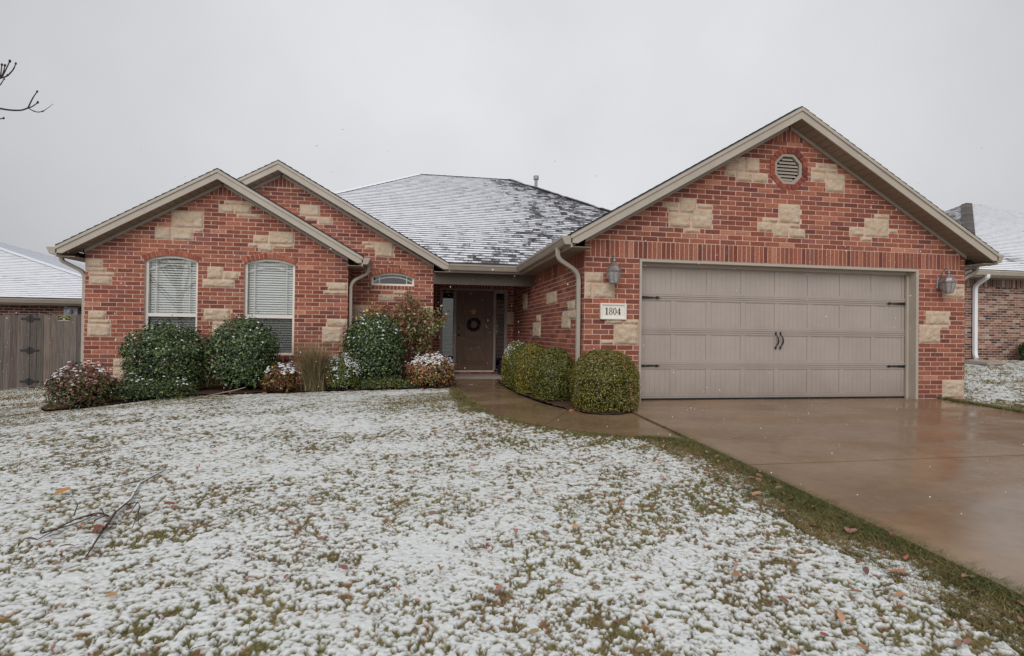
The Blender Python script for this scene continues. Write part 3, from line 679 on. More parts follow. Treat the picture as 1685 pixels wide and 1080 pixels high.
# porch beam + ceiling
mb = MB(); mb.box(XM+.0, -.004, 3.62, 3.76, 2.135, 2.36); mb.build('porch_beam', mottled('shaded_beam_brown', (.115, .088, .07), .08, 4, .6, .05), H)  # brown deepened to put the shade under the soffit into the beam colour
mb = MB()
for i in range(22):
    y = 3.76+i*.1; mb.box(XM+.004, -.004, y+.002, min(y+.098, 5.9), 2.362, 2.372)
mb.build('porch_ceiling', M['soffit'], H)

# ---- roofs: shingle courses as real steps
def clip_poly(P, axis, val, keep_ge):
    o = []; n = len(P)
    for i in range(n):
        p, q = P[i], P[(i+1) % n]; a = p[axis]-val; b = q[axis]-val
        ina, inb = (a >= 0) == keep_ge or a == 0, (b >= 0) == keep_ge or b == 0
        if ina: o.append(p)
        if ina != inb and a != b: t = a/(a-b); o.append(tuple(p[k]+(q[k]-p[k])*t for k in range(2)))
    return o
def roof_face(acc, pts, e0, e1, cov, thick=.03):
    """pts: 3-D convex polygon; e0->e1 eave direction (horizontal). Fills acc with verts, faces, uv, cov."""
    p0 = Vector(e0); ud = (Vector(e1)-p0).normalized(); nrm = None
    P3 = [Vector(p) for p in pts]
    nrm = (P3[1]-P3[0]).cross(P3[2]-P3[0]).normalized()
    if nrm.z < 0: nrm = -nrm
    vd = nrm.cross(ud).normalized()
    if vd.z < 0: vd = -vd
    Q = [((p-p0).dot(ud), (p-p0).dot(vd)) for p in P3]
    CO = .135; v = math.floor(min(q[1] for q in Q)/CO)*CO; vmax = max(q[1] for q in Q)
    while v < vmax:
        s = clip_poly(clip_poly(Q, 1, v, True), 1, v+CO, False)
        if len(s) >= 3:
            us = [q[0] for q in s]; nseg = max(1, int((max(us)-min(us))/.5))
            for k in range(nseg):
                u0 = min(us)+(max(us)-min(us))*k/nseg; u1 = min(us)+(max(us)-min(us))*(k+1)/nseg
                t = clip_poly(clip_poly(s, 0, u0, True), 0, u1, False)
                if len(t) < 3: continue
                b = len(acc['v'])
                for (u_, v_) in t:
                    lift = .002+.010*(1-(v_-v)/CO)
                    w_ = p0+ud*u_+vd*v_+nrm*lift
                    acc['v'].append(w_); acc['uv'].append((u_, v_+.0001 if v_ == v else min(v_, v+CO-.001))); acc['c'].append(cov(w_))
                acc['f'].append(list(range(b, b+len(t))))
                lo = [q for q in t if abs(q[1]-v) < 1e-6]
                if len(lo) >= 2:
                    ua, ub = min(q[0] for q in lo), max(q[0] for q in lo)
                    if ub-ua > 1e-4:
                        b = len(acc['v'])
                        for (u_, l_) in ((ua, -.004), (ub, -.004), (ub, .012), (ua, .012)):
                            w_ = p0+ud*u_+vd*v+nrm*l_; acc['v'].append(w_); acc['uv'].append((u_, v+.0001)); acc['c'].append(cov(w_)-.5)
                        acc['f'].append([b, b+1, b+2, b+3])
        v += CO
    b = len(acc['v'])      # underside + edges
    n = len(P3)
    for p in P3: acc['v'].append(p-nrm*.004); acc['uv'].append((0, 0)); acc['c'].append(-1.)
    for p in P3: acc['v'].append(p-nrm*thick); acc['uv'].append((0, 0)); acc['c'].append(-1.)
    acc['f'].append([b+n+i for i in range(n)])
    for i in range(n): acc['f'].append([b+i, b+(i+1) % n, b+n+(i+1) % n, b+n+i])
def roof_obj(name, acc, mt, parent):
    me = bpy.data.meshes.new(name); me.from_pydata([tuple(v) for v in acc['v']], [], acc['f'])
    uvl = me.uv_layers.new(name='uv'); li = np.zeros(len(me.loops), 'i'); me.loops.foreach_get('vertex_index', li)
    uvl.data.foreach_set('uv', np.array(acc['uv'], 'f')[li].ravel())
    at = me.attributes.new('cov', 'FLOAT', 'POINT'); at.data.foreach_set('value', np.array(acc['c'], 'f'))
    return link(name, me, [mt], parent)
def A_(): return dict(v=[], f=[], uv=[], c=[])
def cov_main(p):
    # whiter to the left, thin toward the upper right and beside the garage valley
    x, y = p.x, p.y
    c = .64-.040*(x+2)
    c -= .20*math.exp(-((x-1.2)/1.2)**2-((y-9.2)/1.2)**2)*1.2
    c -= .10*math.exp(-(((x+.4)-(y-3.4)*.55)/1.1)**2)*(1 if y < 9 else .5)
    c -= .10*math.exp(-((y-3.4)/1.0)**2)
    return c
ZR = ZE+SL*6.0; RXL, RXR = -2.4, .48
EX0, EX1, EY0, EY1 = -8.4, 6.48, 3.4, 15.4
acc = A_()
roof_face(acc, [(-1.8, EY0, ZE), (-.3, EY0, ZE), (3.09, 6.79, ZE+SL*3.39), (RXR, 9.4, ZR), (RXL, 9.4, ZR), (-5.1, 6.7, ZE+SL*3.3)], (-8.4, EY0, ZE), (6.9, EY0, ZE), cov_main)
roof_obj('roof', acc, M['roof'], H)
acc = A_()
roof_face(acc, [(EX0, 3.4, ZE), (-5.1, 6.7, ZE+SL*3.3), (RXL, 9.4, ZR), (EX0, EY1, ZE)], (EX0, EY1, ZE), (EX0, EY0, ZE), lambda p: .7)
roof_face(acc, [(EX1, 3.4, ZE), (EX1, EY1, ZE), (RXR, 9.4, ZR)], (EX1, EY0, ZE), (EX1, EY1, ZE), lambda p: .35)
roof_face(acc, [(EX0, EY1, ZE), (RXL, 9.4, ZR), (RXR, 9.4, ZR), (EX1, EY1, ZE)], (EX1, EY1, ZE), (EX0, EY1, ZE), lambda p: .5)
roof_obj('rear_roof', acc, M['roof'], H)
def lowcov(v): return lambda p: v
acc = A_(); zz = ZE+SL*3.616            # garage roof
roof_face(acc, [(-.3, -.3, ZE), (3.316, -.3, zz), (3.316, 6.79, zz), (3.09, 6.79, ZE+SL*3.39), (-.3, 3.4, ZE)], (-.3, 3.4, ZE), (-.3, -.3, ZE), lowcov(.22))
roof_face(acc, [(3.09, 6.79, ZE+SL*3.39), (3.316, 6.79, zz), (3.316, 8.8, zz), (3.09, 8.8, ZE+SL*3.39)], (-.3, 3.4, ZE), (-.3, -.3, ZE), lowcov(.22))
roof_face(acc, [(6.932, -.3, ZE), (6.932, 12.4, ZE), (3.316, 8.8, zz), (3.316, -.3, zz)], (6.932, -.3, ZE), (6.932, 3.4, ZE), lowcov(.2))
roof_obj('garage_roof', acc, M['roof'], H)
acc = A_(); mz = mroof(MAP)
roof_face(acc, [(-8.4, 3.4, 2.55), (MAP, 3.4, mz), (MAP, 6.7, mz+.04)], (-8.4, 3.4, 2.55), (-8.4, 2.4, 2.55), lowcov(.5)) if 0 else None
roof_face(acc, [(-8.4, 3.4, 2.55), (MAP, 3.4, mz), (MAP, 6.6, mz)], (-8.4, 3.5, 2.55), (-8.4, 3.4, 2.55), lowcov(.45))
roof_face(acc, [(-1.8, 3.4, 2.55), (MAP, 6.6, mz), (MAP, 3.4, mz)], (-1.8, 3.4, 2.55), (-1.8, 3.5, 2.55), lowcov(.55))
roof_obj('middle_gable_roof', acc, M['roof'], H)
acc = A_(); lz = lroof(LAP); lx0, lx1 = LAP-2.52, LAP+2.52
roof_face(acc, [(lx0, 2.69, 2.53), (LAP, 2.69, lz), (LAP, 3.72, lz), (lx0, 3.72, 2.53)], (lx0, 3.72, 2.53), (lx0, 2.69, 2.53), lowcov(.3))
roof_face(acc, [(lx1, 2.69, 2.53), (lx1, 3.72, 2.53), (LAP, 3.72, lz), (LAP, 2.69, lz)], (lx1, 2.69, 2.53), (lx1, 3.72, 2.53), lowcov(.75))
roof_obj('left_gable_roof', acc, M['roof'], H)
# ridge and hip caps
def caps(segs, name='ridge_cap', mt=None, wd=.13, parent=None, cov=.2):
    acc = A_()
    for p, q in segs:
        p, q = Vector(p), Vector(q); d = (q-p); n = max(1, int(d.length/.18)); t = d.normalized()
        sd_ = t.cross(Vector((0, 0, 1))).normalized(); u_ = sd_.cross(t)
        for i in range(n):
            a, b = p+d*i/n, p+d*(i+1)/n+t*.02
            lf = .022; dr = .052 if abs(t.z) < .01 else .042
            base = len(acc['v'])
            for c_, h_ in ((a, lf+.008), (b, lf)):
                acc['v'] += [c_-sd_*wd+u_*(h_-dr), c_+u_*h_, c_+sd_*wd+u_*(h_-dr)]
            acc['uv'] += [(i*.18, .05)]*6; acc['c'] += [cov-.1, cov+.1, cov, cov-.1, cov+.1, cov]
            acc['f'] += [[base, base+1, base+4, base+3], [base+1, base+2, base+5, base+4]]
            acc['v'] += [a-sd_*wd+u_*(lf+.008-dr-.012), a+u_*(lf-.006), a+sd_*wd+u_*(lf+.008-dr-.012)]
            acc['uv'] += [(0, 0)]*3; acc['c'] += [-1]*3
            acc['f'] += [[base+6, base+7, base+1, base], [base+7, base+8, base+2, base+1]]
    return roof_obj(name, acc, mt or M['roof'], parent or H)
caps([((RXR, 9.4, ZR), (3.09, 6.79, ZE+SL*3.39))], cov=.25, wd=.16)
caps([((RXL, 9.4, ZR), (RXR, 9.4, ZR))], cov=.62, wd=.12)
caps([((RXL, 9.4, ZR), (-5.1, 6.7, ZE+SL*3.3))], cov=.85, wd=.12)
# plumbing vent pipe
mb = MB(); pc = (1.27, 9.3, 5.45); mb.lathe([(.05, 0), (.05, .60)], pc, 12); mb.lathe([(.055, .60), (.085, .62), (.088, .71), (.078, .74), (.03, .745)], pc, 12)
mb.build('vent_pipe', M['galv'], H, smooth=False)

# ---- rakes, fascia, soffits, frieze
def gable_trim(ap, half, zap, zeave, Y, wallY, x_l=True, x_r=True, wl=None, wr=None, rake_l=None):
    """ap apex x; half run to the eave; Y front of overhang"""
    fas = MB(); sof = MB(); fri = MB()
    for s in (-1, 1):
        sl_ = (zap-zeave)/half
        f = lambda t, dz, y: (ap+s*t, y, zap-sl_*t+dz)
        def band(t0, t1, d0, d1, y0, y1, mb, cut=None):
            P = [f(t0, d0, y0), f(t1, d0, y0), f(t1, d0, y1), f(t0, d0, y1), f(t0, d1, y0), f(t1, d1, y0), f(t1, d1, y1), f(t0, d1, y1)]
            mb.hexa(P)
        t1 = half
        band(0, t1, -.072, -.022, Y-.018, Y+.02, fas)          # upper shadow board
        # main fascia board with clipped lower end
        cl = .14
        pts = [(0, -.190), (t1-cl, -.190), (t1-cl, -.190), (t1, -.190+sl_*cl*1.0), (t1, -.0725), (0, -.0725)]
        pts = [(0, -.190), (t1-cl*.75, -.190), (t1-.004, -.190+sl_*cl*.72), (t1-.004, -.0725), (0, -.0725)]
        fas.prism(pts, lambda t, d, y: (ap+s*t, y, zap-sl_*t+d), Y, Y+.022)
        # sloping soffit of boards running back to the wall
        n = int(t1/.115)
        for i in range(n):
            a, b = t1/n*i+.005, t1/n*(i+1)-.005
            band(a, b, -.187, -.170, Y+.022, wallY-.001, sof)
        k0 = len(sof.f); band(0.0, t1, -.178, -.174, Y+.022, wallY-.001, sof)
        for q in range(k0, len(sof.f)): sof.m[q] = 1
        tw = (ap-wl) if s < 0 else (wr-ap)
        band(0.02, tw, -.245, -.19, wallY-.028, wallY-.004, fri)     # frieze board
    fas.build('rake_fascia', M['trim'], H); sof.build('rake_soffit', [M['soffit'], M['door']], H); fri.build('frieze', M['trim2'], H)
gable_trim(GAP, 3.616, zz, ZE, -.3, 0, wl=0, wr=GWd)
gable_trim(LAP, 2.52, lz, 2.53, 2.69, 2.99, wl=XL0, wr=XL1)
gable_trim(MAP, 3.30, mz, 2.55, 3.4, 3.70, wl=-8.1, wr=XM)
def eave(x0, y0, x1, y1, n, z, ext=.3, sof_in=.3, ends=(0, 0)):
    """fascia + horizontal soffit + K gutter; (n) outward unit normal; line = roof edge"""
    n = Vector((*n, 0)); a, b = Vector((x0, y0, 0)), Vector((x1, y1, 0)); t = (b-a).normalized()
    mb = MB(); P = lambda u, v, d: tuple(a+t*d+n*u+Vector((0, 0, v)))
    Ln = (b-a).length
    mb.prism([(-.022, -.19), (0, -.19), (0, -.035), (-.022, -.035)], lambda u, v, d: tuple(a+t*d+n*u+Vector((0, 0, z+v))), 0, Ln)
    mb.build('eave_fascia', M['trim2'], H)
    mb = MB()
    k = max(1, int(Ln/.3))
    for i in range(k): mb.prism([(-sof_in, -.186), (-.0225, -.186), (-.0225, -.176), (-sof_in, -.176)], lambda u, v, d: tuple(a+t*d+n*u+Vector((0, 0, z+v))), Ln*i/k+.002, Ln*(i+1)/k-.002)
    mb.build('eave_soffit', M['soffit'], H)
def gutter(path, n0, z, parent=None, mt=None):
    """K-profile gutter; path: list of (x, y) of the roof edge; n0: outward normal for each segment"""
    prof = [(.002, -.03), (.002, -.15), (.085, -.15), (.10, -.12), (.118, -.075), (.128, -.068), (.132, -.03), (.122, -.03), (.118, -.06), (.08, -.138), (.012, -.138), (.012, -.03)]
    mb = MB(); rows_ = []
    for i, p in enumerate(path):
        nn = Vector((0, 0, 0))
        if i == 0: nn = Vector((*n0[0], 0)); k = 1
        elif i == len(path)-1: nn = Vector((*n0[-1], 0)); k = 1
        else:
            a, b = Vector((*n0[i-1], 0)), Vector((*n0[i], 0)); nn = (a+b); nn = nn/ (1+a.dot(b))
        rows_.append([Vector((p[0], p[1], z))+nn*u+Vector((0, 0, v)) for u, v in prof])
    n = len(prof); vs = [v for r in rows_ for v in r]; fs = []
    for i in range(len(path)-1):
        for k in range(n): fs.append((i*n+k, i*n+(k+1) % n, (i+1)*n+(k+1) % n, (i+1)*n+k))
    mb.add(vs, fs)
    for r in (rows_[0], rows_[-1]):       # end caps
        mb.add([r[0], r[1], r[2], r[3], r[4], r[5], r[6]], [(0, 1, 2, 3, 4, 5, 6)])
    return mb.build('gutter', mt or M['trim2'], parent or H)
eave(-.3, -.3, -.3, 3.4, (-1, 0), ZE); eave(6.932, -.3, 6.932, 15.4, (1, 0), ZE)
eave(lx0, 2.69, lx0, 15.4, (-1, 0), 2.53); eave(lx1, 2.69, lx1, 3.40, (1, 0), 2.53)
eave(-1.8, 3.4, -.3, 3.4, (0, -1), ZE, sof_in=.26)
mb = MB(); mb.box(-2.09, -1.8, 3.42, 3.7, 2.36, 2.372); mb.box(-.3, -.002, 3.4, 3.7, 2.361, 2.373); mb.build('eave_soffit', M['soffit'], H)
gutter([(-.3, -.3), (-.3, 3.4), (-1.79, 3.4)], [(-1, 0), (0, -1)], ZE)
gutter([(6.932, -.28), (6.932, 15.3)], [(1, 0)], ZE)
gutter([(lx0, 2.69), (lx0, 15.3)], [(-1, 0)], 2.53)
gutter([(lx1, 2.69), (lx1, 3.38)], [(1, 0)], 2.53)
def curve(pts, r=.09, n=5):
    P = [Vector(p) for p in pts]; o = [P[0]]
    for i in range(1, len(P)-1):
        a, b, c = P[i-1], P[i], P[i+1]; u = (a-b).normalized(); v = (c-b).normalized(); rr = min(r, (a-b).length/2.1, (c-b).length/2.1)
        for k in range(n+1): t = k/n; o.append((b+u*rr)*(1-t)**2+b*2*t*(1-t)+(b+v*rr)*t*t)
    o.append(P[-1]); return o
SEC = [(-.036, -.022), (-.03, -.028), (.03, -.028), (.036, -.022), (.036, .022), (.03, .028), (-.03, .028), (-.036, .022)]
def spout(pts, side, mt=None, parent=None, r=.12, clips=()):
    mb = MB(); mb.sweep(curve(pts, r), SEC, side)
    o = mb.build('downspout', mt or M['trim'], parent or H); return o
spout([(-.37, .16, 2.42), (-.37, .16, 2.26), (-.045, .16, 2.06), (-.045, .16, .16)], (0, 1, 0))
spout([(lx0-.07, 2.98, 2.42), (lx0-.07, 2.98, 2.30), (XL0-.045, 3.08, 2.12), (XL0-.045, 3.08, -.06)], (0, 1, 0))
spout([(lx1+.07, 3.1, 2.40), (lx1+.07, 3.1, 2.26), (XL1+.045, 3.12, 2.08), (XL1+.045, 3.12, .0)], (0, 1, 0))
spout([(7.0, .12, 2.42), (7.0, .12, 2.30), (GWd+.045, .12, 2.14), (GWd+.045, .12, .1)], (0, 1, 0))

# ------------------------------------------------------------------ things on the house
pl = empty('house_number_plaque', (.44, -.01, 1.36), 'cream cast stone plaque reading 1804 beside the garage door', 'house sign')
mb = MB(); x0, x1, z0, z1 = .237, .636, 1.362, 1.600
mb.box(x0, x1, -.028, -.002, z0, z1)
ring(mb, [(x0, z0), (x1, z0), (x1, z1), (x0, z1)], [(x0+.022, z0+.022), (x1-.022, z0+.022), (x1-.022, z1-.022), (x0+.022, z1-.022)], F_g, .028, .045)
ring(mb, [(x0+.022, z0+.022), (x1-.022, z0+.022), (x1-.022, z1-.022), (x0+.022, z1-.022)], [(x0+.032, z0+.032), (x1-.032, z0+.032), (x1-.032, z1-.032), (x0+.032, z1-.032)], F_g, .028, .036)
mb.build('plaque', M['plaque'], pl)
mb = MB(); Pn = lambda u, v, d: (u, -.0285-d, v)
def dig(ch, x, z, h):
    w_ = h*.56
    def el(cx, cz, rx, rz, tx, tz):
        n = 22; o = [(cx+rx*math.cos(2*math.pi*i/n), cz+rz*math.sin(2*math.pi*i/n)) for i in range(n)]
        q = [(cx+(rx-tx)*math.cos(2*math.pi*i/n), cz+(rz-tz)*math.sin(2*math.pi*i/n)) for i in range(n)]
        ring(mb, o, q, Pn, .0005, .004)
    if ch == '1':
        mb.prism([(x+w_*.36, z), (x+w_*.66, z), (x+w_*.66, z+h), (x+w_*.50, z+h), (x+w_*.10, z+h*.86), (x+w_*.10, z+h*.81), (x+w_*.36, z+h*.86)], Pn, .0005, .004)
        mb.prism([(x+w_*.14, z), (x+w_*.9, z), (x+w_*.9, z+h*.045), (x+w_*.14, z+h*.045)], Pn, .0008, .0045)
    if ch == '0': el(x+w_*.5, z+h*.5, w_*.46, h*.51, w_*.21, h*.045)
    if ch == '8': el(x+w_*.5, z+h*.26, w_*.47, h*.27, w_*.20, h*.045); el(x+w_*.5, z+h*.76, w_*.40, h*.25, w_*.17, h*.045)
    if ch == '4':
        mb.prism([(x+w_*.55, z), (x+w_*.82, z), (x+w_*.82, z+h), (x+w_*.74, z+h), (x+w_*.55, z+h*.78)], Pn, .0005, .004)
        mb.prism([(x, z+h*.25), (x+w_*1.0, z+h*.25), (x+w_*1.0, z+h*.31), (x, z+h*.31)], Pn, .0008, .0045)
        mb.prism([(x, z+h*.31), (x+w_*.1, z+h*.31), (x+w_*.80, z+h), (x+w_*.72, z+h)], Pn, .0006, .0042)
        mb.prism([(x+w_*.4, z), (x+w_*.97, z), (x+w_*.97, z+h*.045), (x+w_*.4, z+h*.045)], Pn, .0009, .0047)
for i, ch in enumerate('1804'): dig(ch, .306+i*.062, 1.432, .102)
mb.build('numerals', M['black'], pl)

def lantern(x, z, label):
    t = empty('wall_lantern', (x, -.0, z-.4), label, 'wall lantern', 'lanterns flanking the garage door')
    yc = -.17
    mb = MB(); mb.lathe([(.055, 0), (.062, .02), (.05, .16), (.03, .19)], (x, -.012, z-.33), 10)
    mb.v = [(vx, -.012+(vy+.012)*.35, vz) for vx, vy, vz in mb.v]
    mb.build('wall_plate', M['pewter'], t)
    mb = MB(); mb.tube(curve([(x, -.02, z-.2), (x, -.06, z-.06), (x, yc+.04, z+.015), (x, yc, z-.03), (x, yc, z-.07)], .05, 6), .009, 8)
    mb.lathe([(.004, 0), (.02, .012), (.026, .03), (.016, .045), (.008, .06), (.013, .075), (.004, .09)], (x, yc, z-.105), 12)
    mb.build('scroll_arm', M['pewter'], t, smooth=True)
    mb = MB(); mb.lathe([(.108, -.235), (.112, -.225), (.095, -.20), (.078, -.165), (.052, -.135), (.03, -.12), (.018, -.10), (.01, -.095)], (x, yc, z), 8, rot=R(22.5))
    mb.build('cap', M['pewter'], t)
    mb = MB(); mb.lathe([(.062, -.395), (.098, -.236)], (x, yc, z), 8, rot=R(22.5)); mb.build('glass_body', M['seeded'], t)
    mb = MB()
    for k in range(8):
        a = R(22.5+45*k); mb.tube([(x+.064*math.cos(a), yc+.064*math.sin(a), z-.397), (x+.100*math.cos(a), yc+.100*math.sin(a), z-.236)], .0045, 5)
    mb.lathe([(.02, -.412), (.066, -.405), (.068, -.395), (.02, -.394)], (x, yc, z), 8, rot=R(22.5)); mb.build('cage', M['pewter'], t)
lantern(.390, 2.285, 'pewter carriage lantern on the brick pier above the house number')
lantern(6.118, 2.29, 'pewter carriage lantern on the brick pier right of the garage door')
# wreath and star on the front door
wr = empty('door_wreath', (-1.015, DY+.02, 1.2), 'dark round twig wreath hanging on the brown front door', 'wreath')
V = []; mb = MB()
for i in range(260):
    a = random.uniform(0, 2*math.pi); rr = .135+random.uniform(-.045, .045); a2 = a+random.uniform(.2, .7); r2 = .135+random.uniform(-.05, .05)
    mb.tube([(-1.015+rr*math.cos(a), DY+.02-random.uniform(0, .04), 1.345+rr*math.sin(a)), (-1.015+r2*math.cos(a2), DY+.02-random.uniform(0, .05), 1.345+r2*math.sin(a2))], .005, 4, 0, (.022, .018, .020) if i % 5 else (.14, .12, .12))
mb.build('twigs', M['leaf'], wr)
sf = empty('door_ornament', (-1.03, DY+.02, 1.6), 'small orange leaf star ornament above the wreath on the front door', 'ornament')
mb = MB(); pts = [(-1.03+(.10 if i % 2 == 0 else .04)*math.sin(math.pi*i/5), 1.66+(.10 if i % 2 == 0 else .04)*math.cos(math.pi*i/5)) for i in range(10)]
mb.prism(pts, lambda u, v, d: (u, DY+.022-d, v), 0, .014, 0, (.50, .25, .08)); mb.build('star', M['leaf'], sf)
# purple decorations beside the door
def planter(x, y, label, pole):
    z = .105
    t = empty('planter', (x, y, z), label, 'planter', 'planters beside the front door')
    mb = MB(); mb.lathe([(.10, 0), (.13, .03), (.15, .2), (.165, .23), (.14, .23)], (x, y, z), 14, 0, 0, (.02, .012, .03)); mb.build('pot', M['leaf'], t)
    mb = MB()
    for i in range(160):
        a = random.uniform(0, 6.28); q = random.uniform(0, .17); p = Vector((x+q*math.cos(a), y+q*math.sin(a), z+.2+random.uniform(.0, .22)))
        d = Vector((random.uniform(-1, 1), random.uniform(-1, 1), random.uniform(-.4, 1))).normalized()*.05; s_ = d.cross(Vector((random.random(), random.random(), .3))).normalized()*.022
        mb.add([p, p+d*.5+s_, p+d, p+d*.5-s_], [(0, 1, 2, 3)], 0, random.choice([(.05, .008, .05), (.03, .006, .035), (.10, .02, .09)]))
    mb.build('purple_foliage', M['leaf'], t)
    if pole:
        mb = MB(); mb.tube([(x+.155, y-.05, z), (x+.150, y-.05, z+.42)], .014, 8, 0, (.55, .42, .55)); mb.build('pale_stake', M['leaf'], t)
planter(-1.68, 5.6, 'dark planter with purple leaves and a pale stake left of the front door', 1)
planter(-.31, 5.6, 'dark planter with purple leaves right of the front door, by the boxwoods', 0)

# ------------------------------------------------------------------ paved surfaces
WALK_L = [(-1.62, 5.88), (-1.62, 4.63), (-1.68, 3.4), (-1.69, 2.3), (-1.65, 1.2), (-1.58, .24), (-1.5, -.5), (-1.33, -.95), (-1.07, -1.32), (-.8, -1.62), (-.45, -1.90), (-.05, -2.12), (.41, -2.32)]
WALK_R = [(.41, -.80), (.2, -.93), (-.02, -.93), (-.22, -.80), (-.4, -.45), (-.56, .1), (-.66, .8), (-.72, 1.6), (-.74, 2.4), (-.72, 3.3), (-.5, 3.72), (-.02, 3.74), (-.02, 5.88)]
WALK = WALK_L+WALK_R
def inpoly(x, y, P):
    c = np.zeros(x.shape, bool); n = len(P)
    for i in range(n):
        (x0, y0), (x1, y1) = P[i], P[(i+1) % n]
        k = ((y0 > y) != (y1 > y)) & (x < (x1-x0)*(y-y0)/(y1-y0+1e-12)+x0); c ^= k
    return c
def dist_path(x, y, P):
    d = np.full(x.shape, 9e9)
    for (x0, y0), (x1, y1) in zip(P[:-1], P[1:]):
        t = np.clip(((x-x0)*(x1-x0)+(y-y0)*(y1-y0))/((x1-x0)**2+(y1-y0)**2), 0, 1)
        d = np.minimum(d, np.hypot(x-(x0+t*(x1-x0)), y-(y0+t*(y1-y0))))
    return d
def slab(mb, poly, zf, th=.10):
    """subdivided slab top following zf"""
    cells = [poly]
    for ax, st in ((1, .6), (0, 1.2)):
        nc = []
        for p in cells:
            lo = min(q[ax] for q in p); hi = max(q[ax] for q in p); k = max(1, int((hi-lo)/st))
            for i in range(k):
                c = clip_poly(clip_poly(p, ax, lo+(hi-lo)*i/k, True), ax, lo+(hi-lo)*(i+1)/k, False)
                if len(c) >= 3: nc.append(c)
        cells = nc
    for c in cells:
        mb.add([(x, y, zf(x, y)) for x, y in c], [t for t in tessellate_polygon([[Vector((x, y, 0)) for x, y in c]])])
    n = len(poly); e = .008
    mb.add([(x, y, zf(x, y)) for x, y in poly]+[(x, y, zf(x, y)-th) for x, y in poly], [(i, (i+1) % n, (i+1) % n+n, i+n) for i in range(n)])
zw = lambda x, y: (.105+.035*min(y+.5, 0)+.004)
def zd(x, y): return .145+.036*min(y, 0) if y > -.6 else .123+.035*(y+.6)
mb = MB()
j1, j2 = 2.13, .30
for lo, hi in ((j1+.006, 9), (j2+.006, j1-.006), (-1.0, j2-.006), (-9, -1.012)):
    if lo == -1.0 or hi == -1.012:
        # diagonal joint from (-.36,-.5) to (-1.0,-1.4)
        P = clip_poly(WALK, 1, j2-.006, False)
        def half(Pl, sgn):
            # line through A, B
            A, Bp = (-.30, -.42), (-.95, -1.52); nx, ny = -(Bp[1]-A[1]), Bp[0]-A[0]; l = math.hypot(nx, ny); nx /= l; ny /= l
            o = []; n = len(Pl)
            for i in range(n):
                p, q = Pl[i], Pl[(i+1) % n]; a = ((p[0]-A[0])*nx+(p[1]-A[1])*ny)*sgn-.004; b = ((q[0]-A[0])*nx+(q[1]-A[1])*ny)*sgn-.004
                if a >= 0: o.append(p)
                if (a >= 0) != (b >= 0): t = a/(a-b); o.append((p[0]+(q[0]-p[0])*t, p[1]+(q[1]-p[1])*t))
            return o
        slab(mb, half(P, 1 if lo == -1.0 else -1), zw)
    else: slab(mb, clip_poly(clip_poly(WALK, 1, lo, True), 1, hi, False), zw)
tag(mb.build('front_walk', M['concrete']), kind='structure')
mb = MB()
slab(mb, [(DX0+.012, -3.36), (DX1, -3.30), (DX1, .0), (5.9, .13), (.86, .13), (.43, -.02)], zd, .12)
slab(mb, [(DX0-.10, -9.8), (DX1, -9.8), (DX1, -3.322), (DX0+.012, -3.382)], zd, .12)
slab(mb, [(DX0-.25, -16), (DX1+.2, -16), (DX1, -9.812), (DX0-.10, -9.812)], zd, .12)
tag(mb.build('driveway', M['concrete']), kind='structure')
mb = MB(); mb.box(GL+.004, GR-.004, -.035, .6, .02, .132); mb.box(-1.9, 0, 5.7, 6.2, -.1, .09)
tag(mb.build('garage_apron', mottled('dry_concrete', (.42, .36, .30), .12, 9, .8, .3)), kind='structure')

# ------------------------------------------------------------------ lawn with broken snow
BED = [(-8.14, 3.0), (-7.9, 1.6), (-7.6, .95), (-7.3, .60), (-6.9, .60), (-6.45, .88), (-6.15, 1.25), (-5.4, 1.52), (-4.67, 1.70), (-3.4, 2.0), (-2.5, 2.2), (-1.69, 2.40), (-1.6, 3.9), (-2.1, 3.9), (-3.7, 3.7), (-3.7, 3.0)]
BED2 = [(-.745, 3.7), (-.74, 2.4), (-.72, 1.6), (-.66, .8), (-.56, .1), (-.4, -.45), (-.22, -.80), (-.02, -.93), (.2, -.93), (.41, -.80), (.84, -.06), (.84, .02), (0, .02), (0, 3.72)]
DE = [(.42, 0), (.42, -3.4), (.30, -12)]
DR = [(6.08, .2), (6.08, -12)]
def snowmask(x, y):
    d = np.minimum(dist_path(x, y, [(.5, -1.9)]+DE[1:]), dist_path(x, y, WALK_L)+.10)
    dr = dist_path(x, y, DR); d = np.minimum(d, dr)
    d = d+(.22)*(fbm(x*1.7, y*1.7, 3)-.5)
    big = fbm(x*.55+3, y*.55, 11, 3); med = fbm(x*2.6, y*2.6, 21, 4); wx, wy = x+.03*(vn(x*12, y*12, 301)-.5), y+.03*(vn(x*12, y*12, 302)-.5); fn_ = fbm(wx*32, wy*32, 31, 4); ff = .6*vn(wx*84, wy*84, 41)+.4*vn(wx*140, wy*140, 43)
    # footprints and gaps run in diagonal tracks
    tr = fbm((x*.8+y*.6)*1.2, (y*.8-x*.6)*4.5, 51, 3)
    cov = .568-.015*sstep(-2.5, 1., y)-.055*sstep(-2.6, .2, x)*sstep(1., -3, y)
    cov = cov-.36*(1-sstep(.0, .30, d))-.06*(1-sstep(.2, 1.2, d))
    cov = cov+.02*sstep(-3, -6, x)
    v = cov+(big-.5)*.16+(med-.5)*.30+(fn_-.5)*.84+(ff-.5)*.66+(tr-.5)*.30-.5
    return v, d
